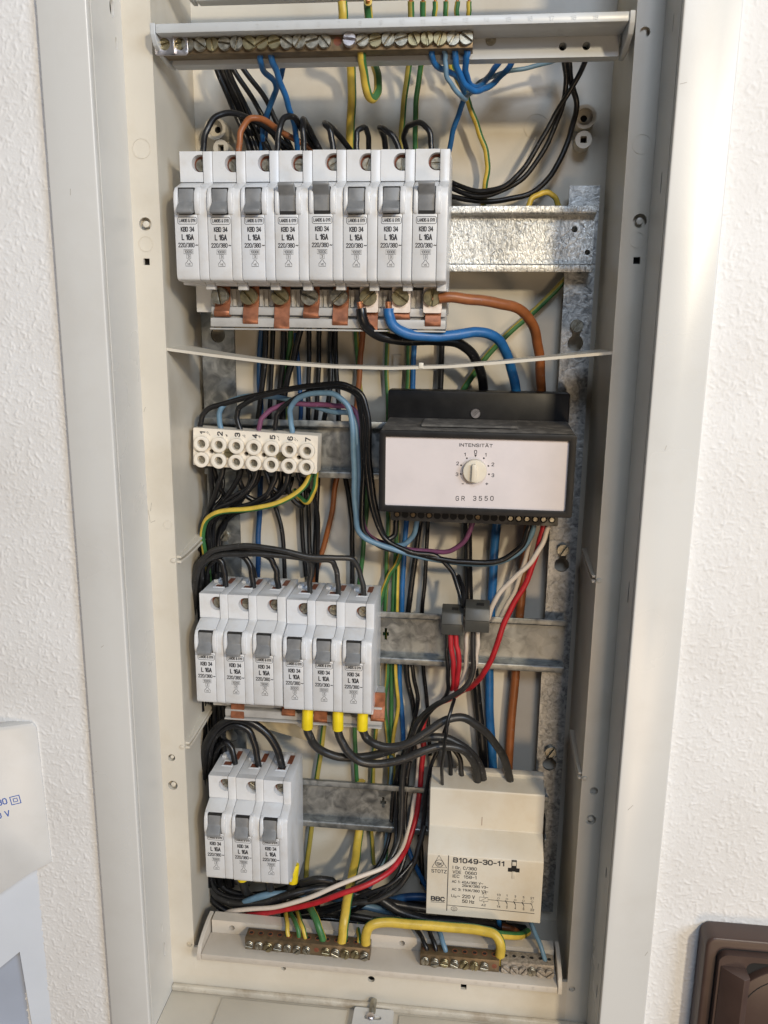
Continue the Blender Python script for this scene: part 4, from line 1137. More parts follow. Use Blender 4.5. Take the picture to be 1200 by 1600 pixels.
def wire(m, wpx, pts, label, name='wire', cat='wire', group=None, cu=None, stripe=None, n=12, sleeve=None):
    P = [W(q, r, y) for q, r, y in pts]
    mid = pts[len(pts) // 2]
    rad = wpx * (0.79 if wpx < 13 else 0.81) / 2 * px_mm(*mid)
    C = spline(P); o = P[0]
    ph = [random.uniform(0, 6.28) for _ in range(6)]; am = random.uniform(.3, .65) if wpx < 14 else random.uniform(.25, .45); s_ = 0.0
    for i in range(1, len(C) - 1):
        s_ += 0.62
        k = am * min(1.0, i / 9.0, (len(C) - 1 - i) / 9.0)
        C[i] = C[i] + Vector((math.sin(s_ * .31 + ph[0]) + .5 * math.sin(s_ * .83 + ph[1]), .3 * math.sin(s_ * .27 + ph[2]), math.sin(s_ * .29 + ph[3]) + .5 * math.sin(s_ * .71 + ph[4]))) * k * .6
    mb = MB()
    if m in ('yg', 'gy', 'dyg'):
        st = stripe or (random.choice([1.1, -1.1, 1.5]), math.pi * 0.95, random.uniform(-.012, .012))
        if m == 'gy': st = stripe or (0.0, math.pi * 1.0, 0.006)
        mats = ['y' if m != 'dyg' else 'dy', 'g']
        tube(mb, C, rad, 14, st, o)
    else:
        mats = [m]; tube(mb, C, rad, n, None, o)
    ob = tag(mb.build(name, mats, None, o, flat=True, angle=80), label, cat, group)
    if cu is not None:                                     # bare copper end: 0 = first point, -1 = last point
        for e in cu:
            a, b = (C[0], C[1]) if e == 0 else (C[-1], C[-2])
            d = (a - b).normalized(); mb = MB(); mb.cyl(a - d * 0.5 - o, d, rad * .55, rad * .55, 4.0, 10); mb.build('bare_end', 'wirecu', ob)
    if sleeve:
        d = (P[1] - P[0]); ln = d.length; mb = MB(); mb.cyl((0, 0, 0), d, rad * 1.28, rad * 1.34, ln, 20); mb.build('sleeve', 'sleeve', ob, bevel=0.4)
    return ob


# --- feeders at the top left, behind the breakers
G1 = 'black wires dropping behind the top tray'
for i, (x0, x1) in enumerate(((334, 388), (341, 396), (347, 404), (353, 412), (344, 400), (338, 420))):
    wire('k', 10, [(x0, 70, 80 + 3 * (i % 3)), (x0 + 3, 104, 84 + 3 * (i % 3)), ((x0 + x1) / 2 + 2, 165, 90 + 3 * (i % 3)), (x1 + 2, 235, 95 + 2 * (i % 3)), (x1 + 12, 300, 102)],
         'black wire in the tight bundle dropping behind the left end of the top tray', group=G1)
wire('k', 10, [(352, 72, 78), (363, 104, 82), (398, 160, 88), (428, 212, 93), (452, 245, 98), (470, 300, 104)], 'black wire beside the tight bundle, nearer to it than its neighbour')
wire('k', 10, [(364, 72, 76), (377, 104, 80), (412, 150, 86), (438, 200, 92), (458, 240, 98), (462, 300, 104)], 'black wire crossing behind the blue pair above the top row')
YT = 60; ZB_ = 244
wire('k', 12, [(317, 252, YT), (318, 232, YT), (323, 205, YT), (338, 182, YT + 4), (362, 176, YT + 10), (400, 190, YT + 22), (432, 214, YT + 32), (470, 250, YT + 38)], 'black wire looping into the first top row breaker')
wire('br', 12, [(372, 252, YT), (373, 230, YT), (377, 205, YT), (390, 187, YT + 4), (408, 186, YT + 9), (440, 205, YT + 20), (478, 228, YT + 28), (520, 252, YT + 34)], 'brown wire looping into the second top row breaker')
wire('k', 12, [(431, 252, YT), (433, 232, YT), (437, 202, YT), (446, 183, YT + 4), (459, 183, YT + 9), (472, 202, YT + 18), (488, 226, YT + 27), (510, 255, YT + 33)], 'black wire looping tall into the third top row breaker')
wire('k', 12, [(475, 252, YT), (475, 228, YT), (474, 200, YT), (473, 187, YT + 4), (478, 192, YT + 12), (490, 214, YT + 22), (508, 252, YT + 30)], 'black wire bending back over the fourth top row breaker')
wire('k', 12, [(522, 252, YT), (520, 225, YT), (514, 203, YT), (508, 193, YT + 4), (512, 194, YT + 10), (530, 214, YT + 22), (556, 245, YT + 32)], 'black wire bending back over the fifth top row breaker')
wire('k', 11, [(558, 252, YT), (558, 225, YT), (559, 206, YT + 1), (566, 198, YT + 4), (574, 203, YT + 8), (576, 222, YT + 14), (575, 255, YT + 26)], 'black wire in a narrow hoop over the sixth top row breaker')
wire('k', 12, [(626, 252, YT), (620, 226, YT), (609, 208, YT), (596, 199, YT + 4), (593, 200, YT + 9), (600, 215, YT + 18), (606, 255, YT + 28)], 'black wire arching to the left over the seventh top row breaker')
wire('k', 11, [(674, 252, YT), (673, 225, YT), (669, 203, YT), (657, 192, YT + 4), (641, 194, YT + 10), (632, 208, YT + 17), (634, 228, YT + 24), (642, 258, YT + 30)], 'black wire in a wide hoop over the eighth top row breaker')
wire('b', 11, [(406, 80, 38), (407, 92, 40), (414, 112, 52), (430, 132, 66), (428, 150, 78), (414, 188, 88), (408, 235, 96), (406, 300, 103)], 'blue wire bent like a knee under the left of the brass bar', cu=(0,))
wire('b', 12, [(423, 80, 38), (425, 92, 40), (433, 118, 48), (448, 155, 60), (459, 190, 74), (463, 225, 86), (465, 300, 102)], 'blue wire running straight down beside the bent blue wire', cu=(0,))
wire('db', 11, [(444, 78, 74), (443, 102, 80), (438, 120, 86), (428, 150, 92), (418, 185, 98), (412, 240, 103)], 'dark blue wire half hidden behind the two blue wires at the top left')
wire('yg', 17, [(535, 2, 60), (537, 30, 62), (543, 70, 78), (548, 102, 88), (550, 160, 94), (547, 225, 99), (546, 300, 103), (548, 450, 104)], 'thick green-yellow wire hanging straight down beside the short hanging loop', cu=(0,), stripe=(-1.6, 1.6, 0))
wire('yg', 16, [(565, 78, 38), (566, 92, 40), (569, 120, 46), (574, 145, 52), (582, 154, 58), (589, 145, 64), (590, 120, 70), (585, 96, 76), (578, 60, 74), (575, 8, 66), (575, 2, 62)], 'green-yellow wire hanging as a short loop under the brass bar', cu=(0, -1), stripe=(-1.5, 1.9, -.02))
wire('dyg', 12, [(642, 2, 62), (642, 40, 68), (641, 90, 84), (633, 140, 92), (629, 190, 96), (628, 235, 100), (628, 320, 104)], 'green-yellow wire dropping behind the hoop over the eighth breaker', cu=(0,), stripe=(-1.3, 1.9, 0))
wire('dyg', 11, [(661, 2, 62), (661, 40, 68), (659, 92, 84), (653, 140, 92), (649, 190, 96), (648, 235, 100), (646, 320, 104)], 'greener striped wire next to the hoop over the eighth breaker', cu=(0,), stripe=(0.6, 2.9, 0))
for i, (x, lab) in enumerate(((680, 'third'), (697, 'fourth'), (715, 'fifth'), (733, 'last'))):
    wire('yg' if i % 2 else 'gy', 10, [(x, 2, 62), (x - 1, 22, 64), (x - 4, 60, 78), (x - 6, 92, 86)], 'short green-yellow wire end above the top tray, %s in its row' % lab, cu=(0,), stripe=(0.9 - i * .8, 2.4, 0))
# --- blue cluster under the end of the brass bar
wire('b', 11, [(675, 78, 38), (676, 90, 40), (684, 104, 46), (700, 112, 54), (716, 122, 62), (724, 142, 72), (720, 170, 82), (709, 205, 90), (699, 245, 97), (690, 300, 103)], 'blue wire curling under the brass bar end and down behind the eighth breaker', cu=(0,))
wire('lb', 9, [(694, 78, 38), (695, 92, 40), (698, 112, 42), (706, 134, 46), (718, 150, 52), (728, 153, 60), (734, 146, 68), (752, 128, 78), (790, 112, 86), (830, 104, 90), (868, 94, 88), (880, 70, 80)], 'light blue wire hanging lowest in the blue cluster and rising to the right', cu=(0,))
wire('b', 12, [(711, 78, 38), (712, 92, 40), (717, 112, 44), (728, 134, 50), (742, 143, 56), (760, 137, 64), (780, 120, 72), (800, 100, 78), (812, 76, 78)], 'blue wire making the widest bow in the blue cluster', cu=(0,))
wire('b', 12, [(730, 78, 38), (729, 92, 40), (728, 112, 46), (733, 130, 54), (745, 137, 62), (758, 127, 70), (768, 112, 76), (782, 94, 80), (792, 72, 78)], 'blue wire making the tighter bow in the blue cluster', cu=(0,))
wire('yg', 11, [(700, 70, 84), (704, 98, 88), (712, 118, 92), (726, 148, 94), (742, 185, 95), (755, 222, 96), (761, 255, 97), (759, 290, 98), (756, 325, 101), (755, 420, 104)], 'green-yellow wire hanging alone right of the top row', stripe=(-1.4, 2.3, 0))
# --- three black wires at the upper right
wire('k', 10, [(880, 70, 78), (882, 95, 82), (883, 140, 88), (873, 185, 91), (846, 240, 92), (815, 280, 92), (785, 298, 92), (745, 306, 94), (705, 294, 98), (660, 275, 102)], 'black wire sweeping down at the upper right, nearest the eighth breaker')
wire('k', 10, [(922, 70, 76), (915, 96, 80), (897, 130, 85), (876, 165, 88), (850, 212, 89), (818, 262, 89), (790, 290, 89), (755, 299, 91), (715, 289, 96), (670, 268, 101)], 'black wire crossing over its neighbours at the upper right')
wire('k', 11, [(887, 70, 80), (890, 100, 84), (893, 135, 90), (901, 160, 94), (893, 205, 96), (868, 262, 96), (838, 296, 96), (795, 311, 96), (745, 315, 97), (705, 306, 100), (660, 290, 104)], 'black wire sweeping lowest in an arc at the upper right')
wire('yg', 11, [(823, 332, 92), (829, 315, 93), (841, 303, 94), (856, 302, 95), (868, 310, 96), (876, 330, 97)], 'small green-yellow arc rising over the bright rail', stripe=(2.4, 2.0, 0))
wire('dyg', 12, [(890, 430, 100), (872, 450, 102), (838, 482, 103), (795, 520, 103), (755, 565, 103), (722, 612, 103), (700, 660, 104)], 'green-yellow wire running diagonally behind the thick brown cable', stripe=(-1.3, 2.4, .01))
# --- thick feeders
wire('br', 19, [(686, 466, 48), (702, 464, 48), (735, 467, 51), (775, 474, 58), (812, 484, 66), (832, 505, 74), (840, 540, 82), (844, 580, 90), (846, 625, 98), (838, 720, 102), (826, 820, 102), (815, 930, 102), (805, 1050, 102), (797, 1150, 102), (794, 1225, 102)],
     'thick brown cable leaving the last clamp and running down the back', 'cable', 'cable', cu=(0,))
wire('b', 19, [(607, 482, 47), (608, 494, 47), (615, 510, 48), (636, 521, 50), (670, 525, 54), (710, 524, 58), (745, 519, 62), (772, 525, 67), (788, 545, 74), (798, 572, 82), (806, 615, 92), (796, 720, 101), (777, 815, 102), (770, 900, 102), (767, 960, 102), (765, 1050, 102), (765, 1120, 102), (770, 1190, 101), (774, 1250, 100)],
     'thick blue cable bending away from the middle clamp', 'cable', 'cable', cu=(0,))
wire('k', 19, [(564, 482, 47), (566, 494, 47), (574, 512, 50), (594, 525, 55), (630, 531, 60), (680, 532, 66), (714, 536, 72), (736, 550, 79), (750, 578, 87), (755, 615, 96), (742, 720, 102), (731, 815, 102), (731, 890, 102), (735, 990, 102), (746, 1090, 102), (754, 1180, 102), (758, 1250, 101)],
     'thick black cable bending under the blue one from the sixth clamp', 'cable', 'cable', cu=(0,))
# --- vertical wires behind the rails, upper part
V = [('db', 11, [(410, 500, 104), (406, 560, 104), (407, 620, 104), (406, 700, 104), (407, 780, 104), (404, 840, 104), (402, 900, 104), (402, 960, 104)], 'blue wire running down the back behind terminal two'),
     ('k', 11, [(416, 500, 100), (414, 560, 100), (408, 620, 100), (402, 668, 100), (400, 730, 101)], 'black wire crossing in front of the back blue wire under the top row'),
     ('k', 11, [(444, 500, 103), (443, 560, 103), (437, 610, 103), (434, 670, 103), (436, 740, 103)], 'black wire down the back behind terminal five'),
     ('gy', 10, [(455, 500, 105), (452, 545, 105), (447, 590, 105), (445, 660, 105)], 'green-yellow wire showing between black wires under the divider strip'),
     ('k', 12, [(474, 500, 100), (462, 545, 100), (450, 590, 100), (444, 630, 101), (440, 700, 102)], 'black wire slanting left between the other back wires'),
     ('db', 9, [(462, 520, 104.5), (467, 580, 104.5), (469, 640, 104.5), (468, 700, 104.5), (470, 760, 105)], 'dark blue wire down the back behind terminal six'),
     ('k', 9, [(483, 500, 103), (483, 560, 103), (482, 630, 103), (480, 700, 103), (482, 780, 103), (484, 850, 103), (486, 930, 103), (488, 990, 103)], 'black wire down the back behind terminal seven'),
     ('k', 10, [(497, 700, 101), (496, 780, 102), (493, 850, 103), (490, 930, 103), (492, 1000, 103)], 'black wire doubling the one behind terminal seven further down'),
     ('k', 10, [(518, 500, 103), (516, 560, 103), (515, 610, 102), (508, 650, 101), (500, 690, 100)], 'black wire of the back pair that turns left at the dull rail'),
     ('k', 10, [(524, 500, 104), (525, 560, 104), (528, 620, 104), (530, 680, 104), (541, 750, 104), (548, 800, 104), (550, 850, 104), (551, 930, 104), (552, 1000, 104)], 'black wire of the back pair that runs on down past the dull rail'),
     ('dyg', 9, [(556, 500, 105), (558, 560, 105), (565, 620, 105), (571, 690, 105), (573, 770, 105), (570, 840, 105), (562, 910, 105), (556, 1000, 105), (555, 1100, 105), (556, 1200, 105), (562, 1290, 105), (556, 1330, 104), (546, 1390, 96), (540, 1425, 80), (535, 1455, 56), (533, 1478, 40)], 'long green-yellow wire down the middle of the back into the bottom bar'),
     ('br', 11, [(568, 500, 104), (564, 555, 104), (560, 610, 104), (552, 670, 103), (527, 745, 103), (519, 800, 103), (506, 850, 103), (493, 900, 103), (484, 960, 103)], 'thin brown wire slanting down behind the dull rail'),
     ('dyg', 9, [(606, 500, 105), (605, 570, 105), (606, 640, 105), (607, 740, 105), (607, 830, 105), (603, 900, 105), (600, 1000, 105)], 'green-yellow wire passing behind the corner of the black relay'),
     ('dyg', 9, [(639, 500, 105), (638, 570, 105), (634, 640, 105), (625, 740, 105), (620, 830, 105), (616, 900, 105), (614, 960, 105), (612, 1050, 105), (611, 1110, 105), (613, 1200, 105), (606, 1300, 105), (602, 1345, 104)], 'green-yellow wire beside the back blue wire behind the relay'),
     ('b', 10, [(648, 500, 104), (646, 570, 104), (644, 640, 104), (638, 740, 104), (634, 830, 104), (630, 900, 104), (627, 960, 104), (624, 1050, 104), (628, 1110, 104), (631, 1180, 104), (630, 1260, 103), (640, 1330, 100), (668, 1390, 96)], 'blue wire running down behind the relay between striped and black wires'),
     ('k', 11, [(692, 500, 104), (690, 560, 104), (686, 640, 104), (668, 740, 104), (655, 830, 104), (645, 900, 104), (637, 960, 103), (636, 1050, 103), (645, 1100, 103), (652, 1150, 103), (654, 1230, 103), (656, 1300, 102), (660, 1380, 98)], 'black wire running down behind the relay next to the back blue wire'),
     ('yg', 9, [(632, 850, 100), (620, 880, 100), (608, 900, 101), (598, 925, 102), (590, 960, 103)], 'short green-yellow wire slanting across beside the middle row'),
     ('yg', 8, [(622, 870, 103), (620, 960, 103), (617, 1050, 102), (622, 1100, 102), (614, 1165, 103), (617, 1230, 103), (616, 1290, 104)], 'yellow looking striped wire bulging out right of the middle row'),
     ('yg', 8, [(606, 960, 103.5), (605, 1050, 103), (602, 1100, 103), (607, 1165, 103), (609, 1240, 103)], 'striped wire running closest to the middle row breakers'),
     ('dyg', 10, [(510, 1090, 104), (505, 1150, 104), (495, 1220, 104), (487, 1290, 104), (481, 1340, 104), (477, 1390, 100)], 'green-yellow wire slanting down between the bottom breakers and the sleeves'),
     ]
for m, w_, pts, lab in V:
    wire(m, w_, pts, lab)
# --- wires on top of the terminal strip
YS = 74
wire('k', 11, [(312, 672, YS), (314, 656, YS), (322, 641, YS), (345, 632, YS), (400, 619, YS - 2), (470, 605, YS - 4), (525, 602, YS - 6), (552, 612, YS - 6), (564, 640, YS - 6), (568, 700, YS - 6), (566, 770, YS - 6), (568, 825, YS - 4), (590, 850, YS - 2), (650, 866, YS), (720, 878, YS), (780, 875, YS), (812, 855, YS), (826, 828, YS - 2), (828, 812, YS - 2)],
     'black wire from terminal one looping over the strip to the relay underside')
wire('lb', 11, [(346, 672, YS), (342, 655, YS), (346, 638, YS), (368, 624, YS + 4), (396, 618, YS + 8), (440, 622, YS + 10), (485, 634, YS + 8), (520, 643, YS + 4), (550, 648, YS), (558, 690, YS - 2), (560, 760, YS - 2), (562, 820, YS), (580, 846, YS + 2), (625, 852, YS + 4), (645, 838, YS + 4), (652, 812, YS + 2)], 'light blue wire from terminal two passing behind the arches')
wire('k', 11, [(376, 672, YS), (370, 655, YS), (372, 641, YS), (388, 627, YS - 2), (430, 613, YS - 5), (490, 603, YS - 9), (535, 600, YS - 10), (560, 612, YS - 10), (574, 645, YS - 10), (578, 720, YS - 9), (585, 785, YS - 6), (597, 830, YS - 2), (606, 842, YS), (616, 835, YS + 2), (619, 812, YS + 2)], 'black wire from terminal three arching highest over the strip')
wire('p', 10, [(404, 672, YS), (409, 655, YS), (422, 641, YS + 1), (445, 632, YS + 2), (485, 632, YS + 3), (520, 633, YS + 2), (552, 640, YS + 1), (562, 690, YS + 1), (563, 780, YS + 2), (575, 835, YS + 4), (620, 855, YS + 6), (670, 861, YS + 5), (705, 860, YS + 3), (728, 843, YS + 1), (740, 812, YS - 1)], 'purple wire from terminal four to the relay underside')
wire('k', 10, [(430, 672, YS), (431, 655, YS), (438, 640, YS), (455, 626, YS - 2), (490, 610, YS - 5), (535, 605, YS - 8), (560, 620, YS - 8), (570, 660, YS - 8), (573, 730, YS - 8), (582, 795, YS - 5), (600, 840, YS - 2), (640, 862, YS - 2), (680, 868, YS), (705, 892, YS + 2), (718, 925, YS), (724, 948, YS - 4)], 'black wire from terminal five running on to the grey connectors')
wire('lb', 11, [(457, 676, YS), (454, 658, YS), (455, 638, YS - 2), (468, 620, YS - 4), (495, 614, YS - 6), (525, 618, YS - 8), (544, 636, YS - 9), (551, 680, YS - 10), (554, 740, YS - 10), (555, 800, YS - 9), (562, 833, YS - 6), (590, 850, YS - 5), (650, 868, YS + 1), (730, 880, YS + 4), (790, 876, YS + 4), (822, 850, YS + 2), (834, 818, YS), (835, 806, YS)], 'light blue wire from terminal six turning down over the black wires')
# --- tangle under the terminal strip
G2 = 'black wires under the terminal strip'
tang = [([(330, 726, 76), (330, 745, 78), (330, 780, 82), (324, 820, 84), (322, 870, 84), (318, 930, 84)], 'black wire straight down from terminal one'),
        ([(350, 726, 76), (345, 748, 76), (334, 780, 78), (325, 805, 82), (330, 850, 86), (326, 920, 86)], 'black wire crossing left from terminal two'),
        ([(332, 726, 80), (340, 755, 84), (352, 775, 88), (362, 790, 92), (350, 820, 95), (340, 880, 95)], 'black wire crossing right from terminal one'),
        ([(378, 726, 76), (372, 750, 78), (355, 775, 80), (336, 797, 84), (322, 835, 90), (318, 900, 90)], 'black wire slanting left from terminal three'),
        ([(404, 726, 76), (395, 752, 76), (370, 780, 76), (340, 797, 78), (326, 820, 80), (327, 870, 82), (325, 930, 82)], 'black wire in a long slant from terminal four'),
        ([(372, 726, 82), (376, 755, 84), (385, 775, 86), (405, 782, 88), (420, 770, 90), (428, 740, 92)], 'black wire sagging between terminals three and five'),
        ([(408, 726, 84), (400, 752, 86), (390, 765, 86), (378, 780, 88), (360, 800, 92), (340, 850, 96)], 'black wire tucked behind the slanting ones at terminal four'),
        ([(432, 726, 76), (430, 748, 76), (420, 770, 76), (398, 784, 77), (360, 796, 80), (336, 815, 84), (332, 860, 88), (330, 930, 88)], 'black wire bending left from terminal five'),
        ([(452, 726, 76), (450, 745, 76), (440, 768, 77), (415, 786, 78), (370, 796, 80), (340, 806, 80), (320, 830, 84), (314, 880, 86), (312, 930, 86)], 'black wire bending left from terminal six above the striped one'),
        ([(438, 726, 84), (437, 760, 86), (425, 785, 88), (395, 793, 90), (365, 803, 92), (345, 830, 94), (338, 900, 94)], 'black wire behind the striped one below terminal five'),
        ([(456, 726, 80), (450, 760, 80), (462, 785, 82), (472, 790, 84), (474, 770, 88), (470, 735, 92)], 'black wire in a small loop under terminal six')]
for pts, lab in tang:
    wire('k', 10.5, pts, lab, group=G2)
wire('yg', 11, [(487, 726, 74), (484, 745, 73), (470, 765, 72), (440, 784, 71), (400, 794, 70), (355, 798, 70), (330, 806, 72), (318, 825, 76), (317, 850, 78), (323, 880, 80), (330, 930, 84), (338, 1000, 92), (345, 1090, 96), (345, 1200, 98)], 'bright green-yellow wire curving left from terminal seven', stripe=(-1.35, 1.9, 0.0))
wire('gy', 10, [(493, 726, 77), (493, 748, 77), (490, 770, 78), (480, 784, 80), (468, 778, 84), (460, 766, 90)], 'short green wire hooking back under terminal seven', stripe=(0.4, 2.6, 0.05))
# --- middle row feeders: arches from the left bundle into each breaker
YM = 69
wire('k', 12, [(352, 925, YM), (352, 905, YM), (350, 888, YM), (342, 874, YM), (330, 872, YM), (318, 884, YM), (313, 910, YM + 2), (314, 960, YM + 8)], 'black wire arching into the first middle row breaker')
wire('k', 12, [(396, 925, YM), (395, 905, YM), (391, 885, YM), (380, 870, YM), (358, 864, YM), (335, 866, YM), (318, 880, YM), (309, 905, YM + 1), (308, 960, YM + 6)], 'black wire arching into the second middle row breaker')
wire('k', 12, [(436, 928, YM), (434, 905, YM), (429, 885, YM), (418, 870, YM - 1), (395, 863, YM - 2), (355, 860, YM - 2), (328, 866, YM - 2), (312, 884, YM - 2), (305, 910, YM), (303, 970, YM + 5)], 'black wire arching into the third middle row breaker')
wire('kg', 11, [(484, 930, YM), (485, 905, YM), (486, 885, YM), (478, 873, YM - 2), (450, 868, YM - 4), (400, 858, YM - 5), (350, 858, YM - 5), (322, 870, YM - 5), (308, 892, YM - 4), (303, 930, YM)], 'dark grey wire arching into the fourth middle row breaker')
wire('kg', 11, [(528, 932, YM), (528, 908, YM), (525, 888, YM), (517, 877, YM - 2), (490, 874, YM - 4), (440, 868, YM - 6), (385, 866, YM - 7), (340, 868, YM - 7), (316, 880, YM - 6), (306, 905, YM - 4), (304, 950, YM)], 'dark grey wire arching into the fifth middle row breaker')
wire('kg', 11, [(568, 936, YM), (567, 912, YM), (561, 890, YM), (548, 874, YM - 2), (520, 871, YM - 5), (475, 868, YM - 8), (420, 857, YM - 9), (370, 853, YM - 9), (335, 860, YM - 9), (313, 878, YM - 8), (304, 905, YM - 5), (302, 960, YM)], 'dark grey wire making the longest arch to the sixth middle row breaker')
G3 = 'black wires running down along the left cabinet wall'
for i in range(9):
    x = 304 + i * 4.6; y = 74 + (i * 7) % 22
    j = lambda k: random.uniform(-3, 3)
    wire('k', 11.5, [(x + 2, 895, y), (x + 1 + j(0), 960, y + 1), (x + 4 + j(0), 1040, y + 1), (x + 10 + j(0), 1110, y + 2), (x + 13 + j(0), 1190, y + 1), (x + 15 + j(0), 1270, y + 1), (x + 18 + j(0), 1340, y), (x + 22, 1385, y)],
         'black wire in the thick bundle running down along the left cabinet wall', group=G3)
# --- bottom row feeders
YB = 68
wire('k', 12, [(367, 1212, YB), (366, 1190, YB), (362, 1168, YB + 2), (352, 1160, YB + 4), (338, 1172, YB + 8), (330, 1210, YB + 12)], 'black wire arching short into the first bottom row breaker')
wire('k', 13, [(404, 1215, YB), (403, 1190, YB), (398, 1162, YB), (388, 1142, YB), (368, 1133, YB), (345, 1142, YB + 1), (330, 1162, YB + 4), (324, 1210, YB + 8)], 'black wire arching into the second bottom row breaker')
wire('k', 15, [(442, 1220, YB), (440, 1196, YB), (432, 1168, YB - 1), (415, 1144, YB - 2), (390, 1128, YB - 3), (362, 1124, YB - 3), (338, 1138, YB - 2), (322, 1165, YB), (318, 1215, YB + 5)], 'thick black wire arching longest into the third bottom row breaker')
# --- sleeved cables from the middle row
wire('kg', 16, [(481, 1102, 52), (480, 1138, 52), (484, 1152, 52), (494, 1166, 54), (520, 1180, 58), (555, 1184, 62), (600, 1176, 64), (640, 1160, 66), (675, 1152, 68), (705, 1156, 70), (735, 1176, 72), (752, 1205, 76), (756, 1235, 80)], 'dark grey cable with yellow sleeve under the fourth middle breaker', 'cable', 'cable', sleeve=13)
wire('kg', 16, [(528, 1104, 52), (528, 1140, 52), (532, 1154, 52), (540, 1170, 52), (560, 1188, 54), (590, 1194, 56), (630, 1186, 58), (665, 1172, 60), (695, 1166, 63), (722, 1172, 66), (740, 1190, 70), (748, 1235, 78)], 'dark grey cable with yellow sleeve hanging lowest under the fifth middle breaker', 'cable', 'cable', sleeve=13)
wire('kg', 16, [(567, 1104, 52), (566, 1140, 52), (572, 1152, 52), (586, 1162, 50), (612, 1168, 50), (645, 1158, 51), (675, 1138, 54), (700, 1124, 57), (725, 1122, 60), (755, 1140, 64), (780, 1172, 70), (794, 1205, 76), (800, 1240, 82)], 'dark grey cable with yellow sleeve rising to the contactor top', 'cable', 'cable', sleeve=13)
for (x, lab) in ((378, 'second'), (418, 'third')):
    wire('kg', 15, [(x, 1345, 60), (x + 1, 1374, 61), (x + 10, 1398, 68), (x + 40, 1408, 78), (x + 80, 1412, 86)], 'dark cable with a yellow sleeve hidden under the %s bottom row breaker' % lab, 'cable', 'cable', sleeve=13)
wire('kg', 15, [(460, 1350, 67), (457, 1379, 65), (450, 1396, 68), (430, 1412, 78), (400, 1418, 86)], 'dark cable with its yellow sleeve peeping out beside the third bottom breaker', 'cable', 'cable', sleeve=13)
EX = [('k', 9, [(428, 500, 106), (424, 580, 106), (420, 660, 106), (424, 760, 106), (440, 830, 105), (446, 930, 105)], 'thin black wire close to the back panel behind terminal four'),
      ('k', 9, [(500, 500, 106), (497, 580, 106), (492, 660, 105), (476, 740, 104), (470, 800, 104), (478, 900, 104)], 'thin black wire close to the back panel between terminals six and seven'),
      ('k', 8, [(340, 726, 88), (348, 752, 88), (345, 775, 86), (330, 792, 82), (318, 815, 80), (312, 860, 80)], 'thin black wire looping back under terminals one and two'),
      ('k', 8, [(384, 726, 80), (390, 745, 80), (386, 762, 79), (372, 770, 78), (350, 786, 78), (326, 812, 80), (316, 850, 82)], 'thin black wire with a tight bend under terminal three'),
      ('k', 8, [(412, 726, 78), (418, 748, 78), (428, 764, 79), (445, 770, 82), (455, 752, 88), (452, 726, 92)], 'thin black wire hanging as a small bow under terminals four to six'),
      ('k', 8, [(462, 726, 78), (470, 752, 79), (486, 772, 84), (496, 800, 92), (497, 860, 100), (494, 920, 103)], 'thin black wire turning down to the right under terminal seven'),
      ('k', 8, [(670, 780, 103), (664, 900, 103), (660, 960, 104), (662, 1050, 104), (668, 1110, 104), (672, 1180, 103)], 'thin black wire alone on the pale back panel left of the connectors'),
      ('k', 8, [(642, 1015, 101), (646, 1055, 100), (652, 1100, 98), (640, 1150, 96), (626, 1190, 94), (614, 1240, 94), (610, 1300, 92), (592, 1350, 78), (550, 1378, 66), (500, 1386, 70)], 'thin black wire slanting across the blue grey rail to the heap'),
      ('k', 8, [(700, 1130, 92), (688, 1160, 92), (676, 1190, 90), (668, 1230, 88), (660, 1290, 84), (648, 1340, 74), (618, 1376, 64), (560, 1402, 60), (500, 1420, 66), (440, 1430, 76)], 'thin black wire following the red one past the contactor'),
      ('dyg', 8, [(586, 1040, 105), (588, 1120, 105), (584, 1200, 105), (580, 1300, 105), (584, 1350, 104)], 'thin dull green-yellow wire on the back panel under the sleeves'),
      ('yg', 8, [(420, 1448, 60), (436, 1440, 66), (460, 1436, 72), (480, 1440, 76)], 'short green-yellow wire lying behind the bottom tray'),
      ('lb', 8, [(612, 1182, 100), (610, 1230, 100), (606, 1290, 98), (596, 1350, 90), (570, 1400, 82)], 'thin light blue wire behind the bowing black wires'),
      ('k', 8, [(322, 905, 76), (330, 880, 72), (350, 868, 70), (375, 868, 72), (392, 880, 80), (400, 905, 90)], 'thin black wire tucked under the middle row arches'),
      ('k', 8, [(326, 1240, 84), (322, 1300, 82), (326, 1360, 78), (340, 1392, 70), (370, 1404, 66), (420, 1402, 66), (470, 1410, 70)], 'thin black wire leaving the left bundle under the bottom row')]
for m, w_, pts, lab in EX:
    wire(m, w_, pts, lab)
# --- red, white and black wires of the grey connectors
wire('w', 10, [(860, 806, 72), (856, 828, 72), (845, 855, 70), (822, 885, 68), (795, 912, 66), (775, 936, 66), (763, 962, 70), (760, 978, 74)], 'white wire from the last relay terminal to the front connector')
wire('r', 10.5, [(850, 806, 74), (847, 832, 74), (838, 866, 73), (822, 908, 72), (800, 948, 70), (784, 985, 68), (772, 1018, 68), (757, 1050, 70), (741, 1070, 78), (722, 1079, 86), (700, 1093, 93), (677, 1106, 97), (661, 1130, 98), (662, 1168, 96), (658, 1215, 94), (652, 1262, 90), (640, 1312, 80), (622, 1348, 66), (590, 1374, 54), (545, 1392, 48), (490, 1412, 48), (430, 1424, 52), (385, 1430, 58), (358, 1436, 66), (350, 1450, 76)],
     'long red wire from the relay down into the bottom left corner')
wire('w', 9, [(836, 810, 86), (829, 845, 90), (816, 890, 94), (800, 930, 96), (782, 965, 98), (770, 1000, 100)], 'white wire passing behind the long red one')
wire('r', 10, [(704, 985, 66), (705, 1010, 66), (708, 1045, 68), (709, 1072, 72), (706, 1086, 78), (702, 1093, 82)], 'red wire on the left under the smaller grey connector')
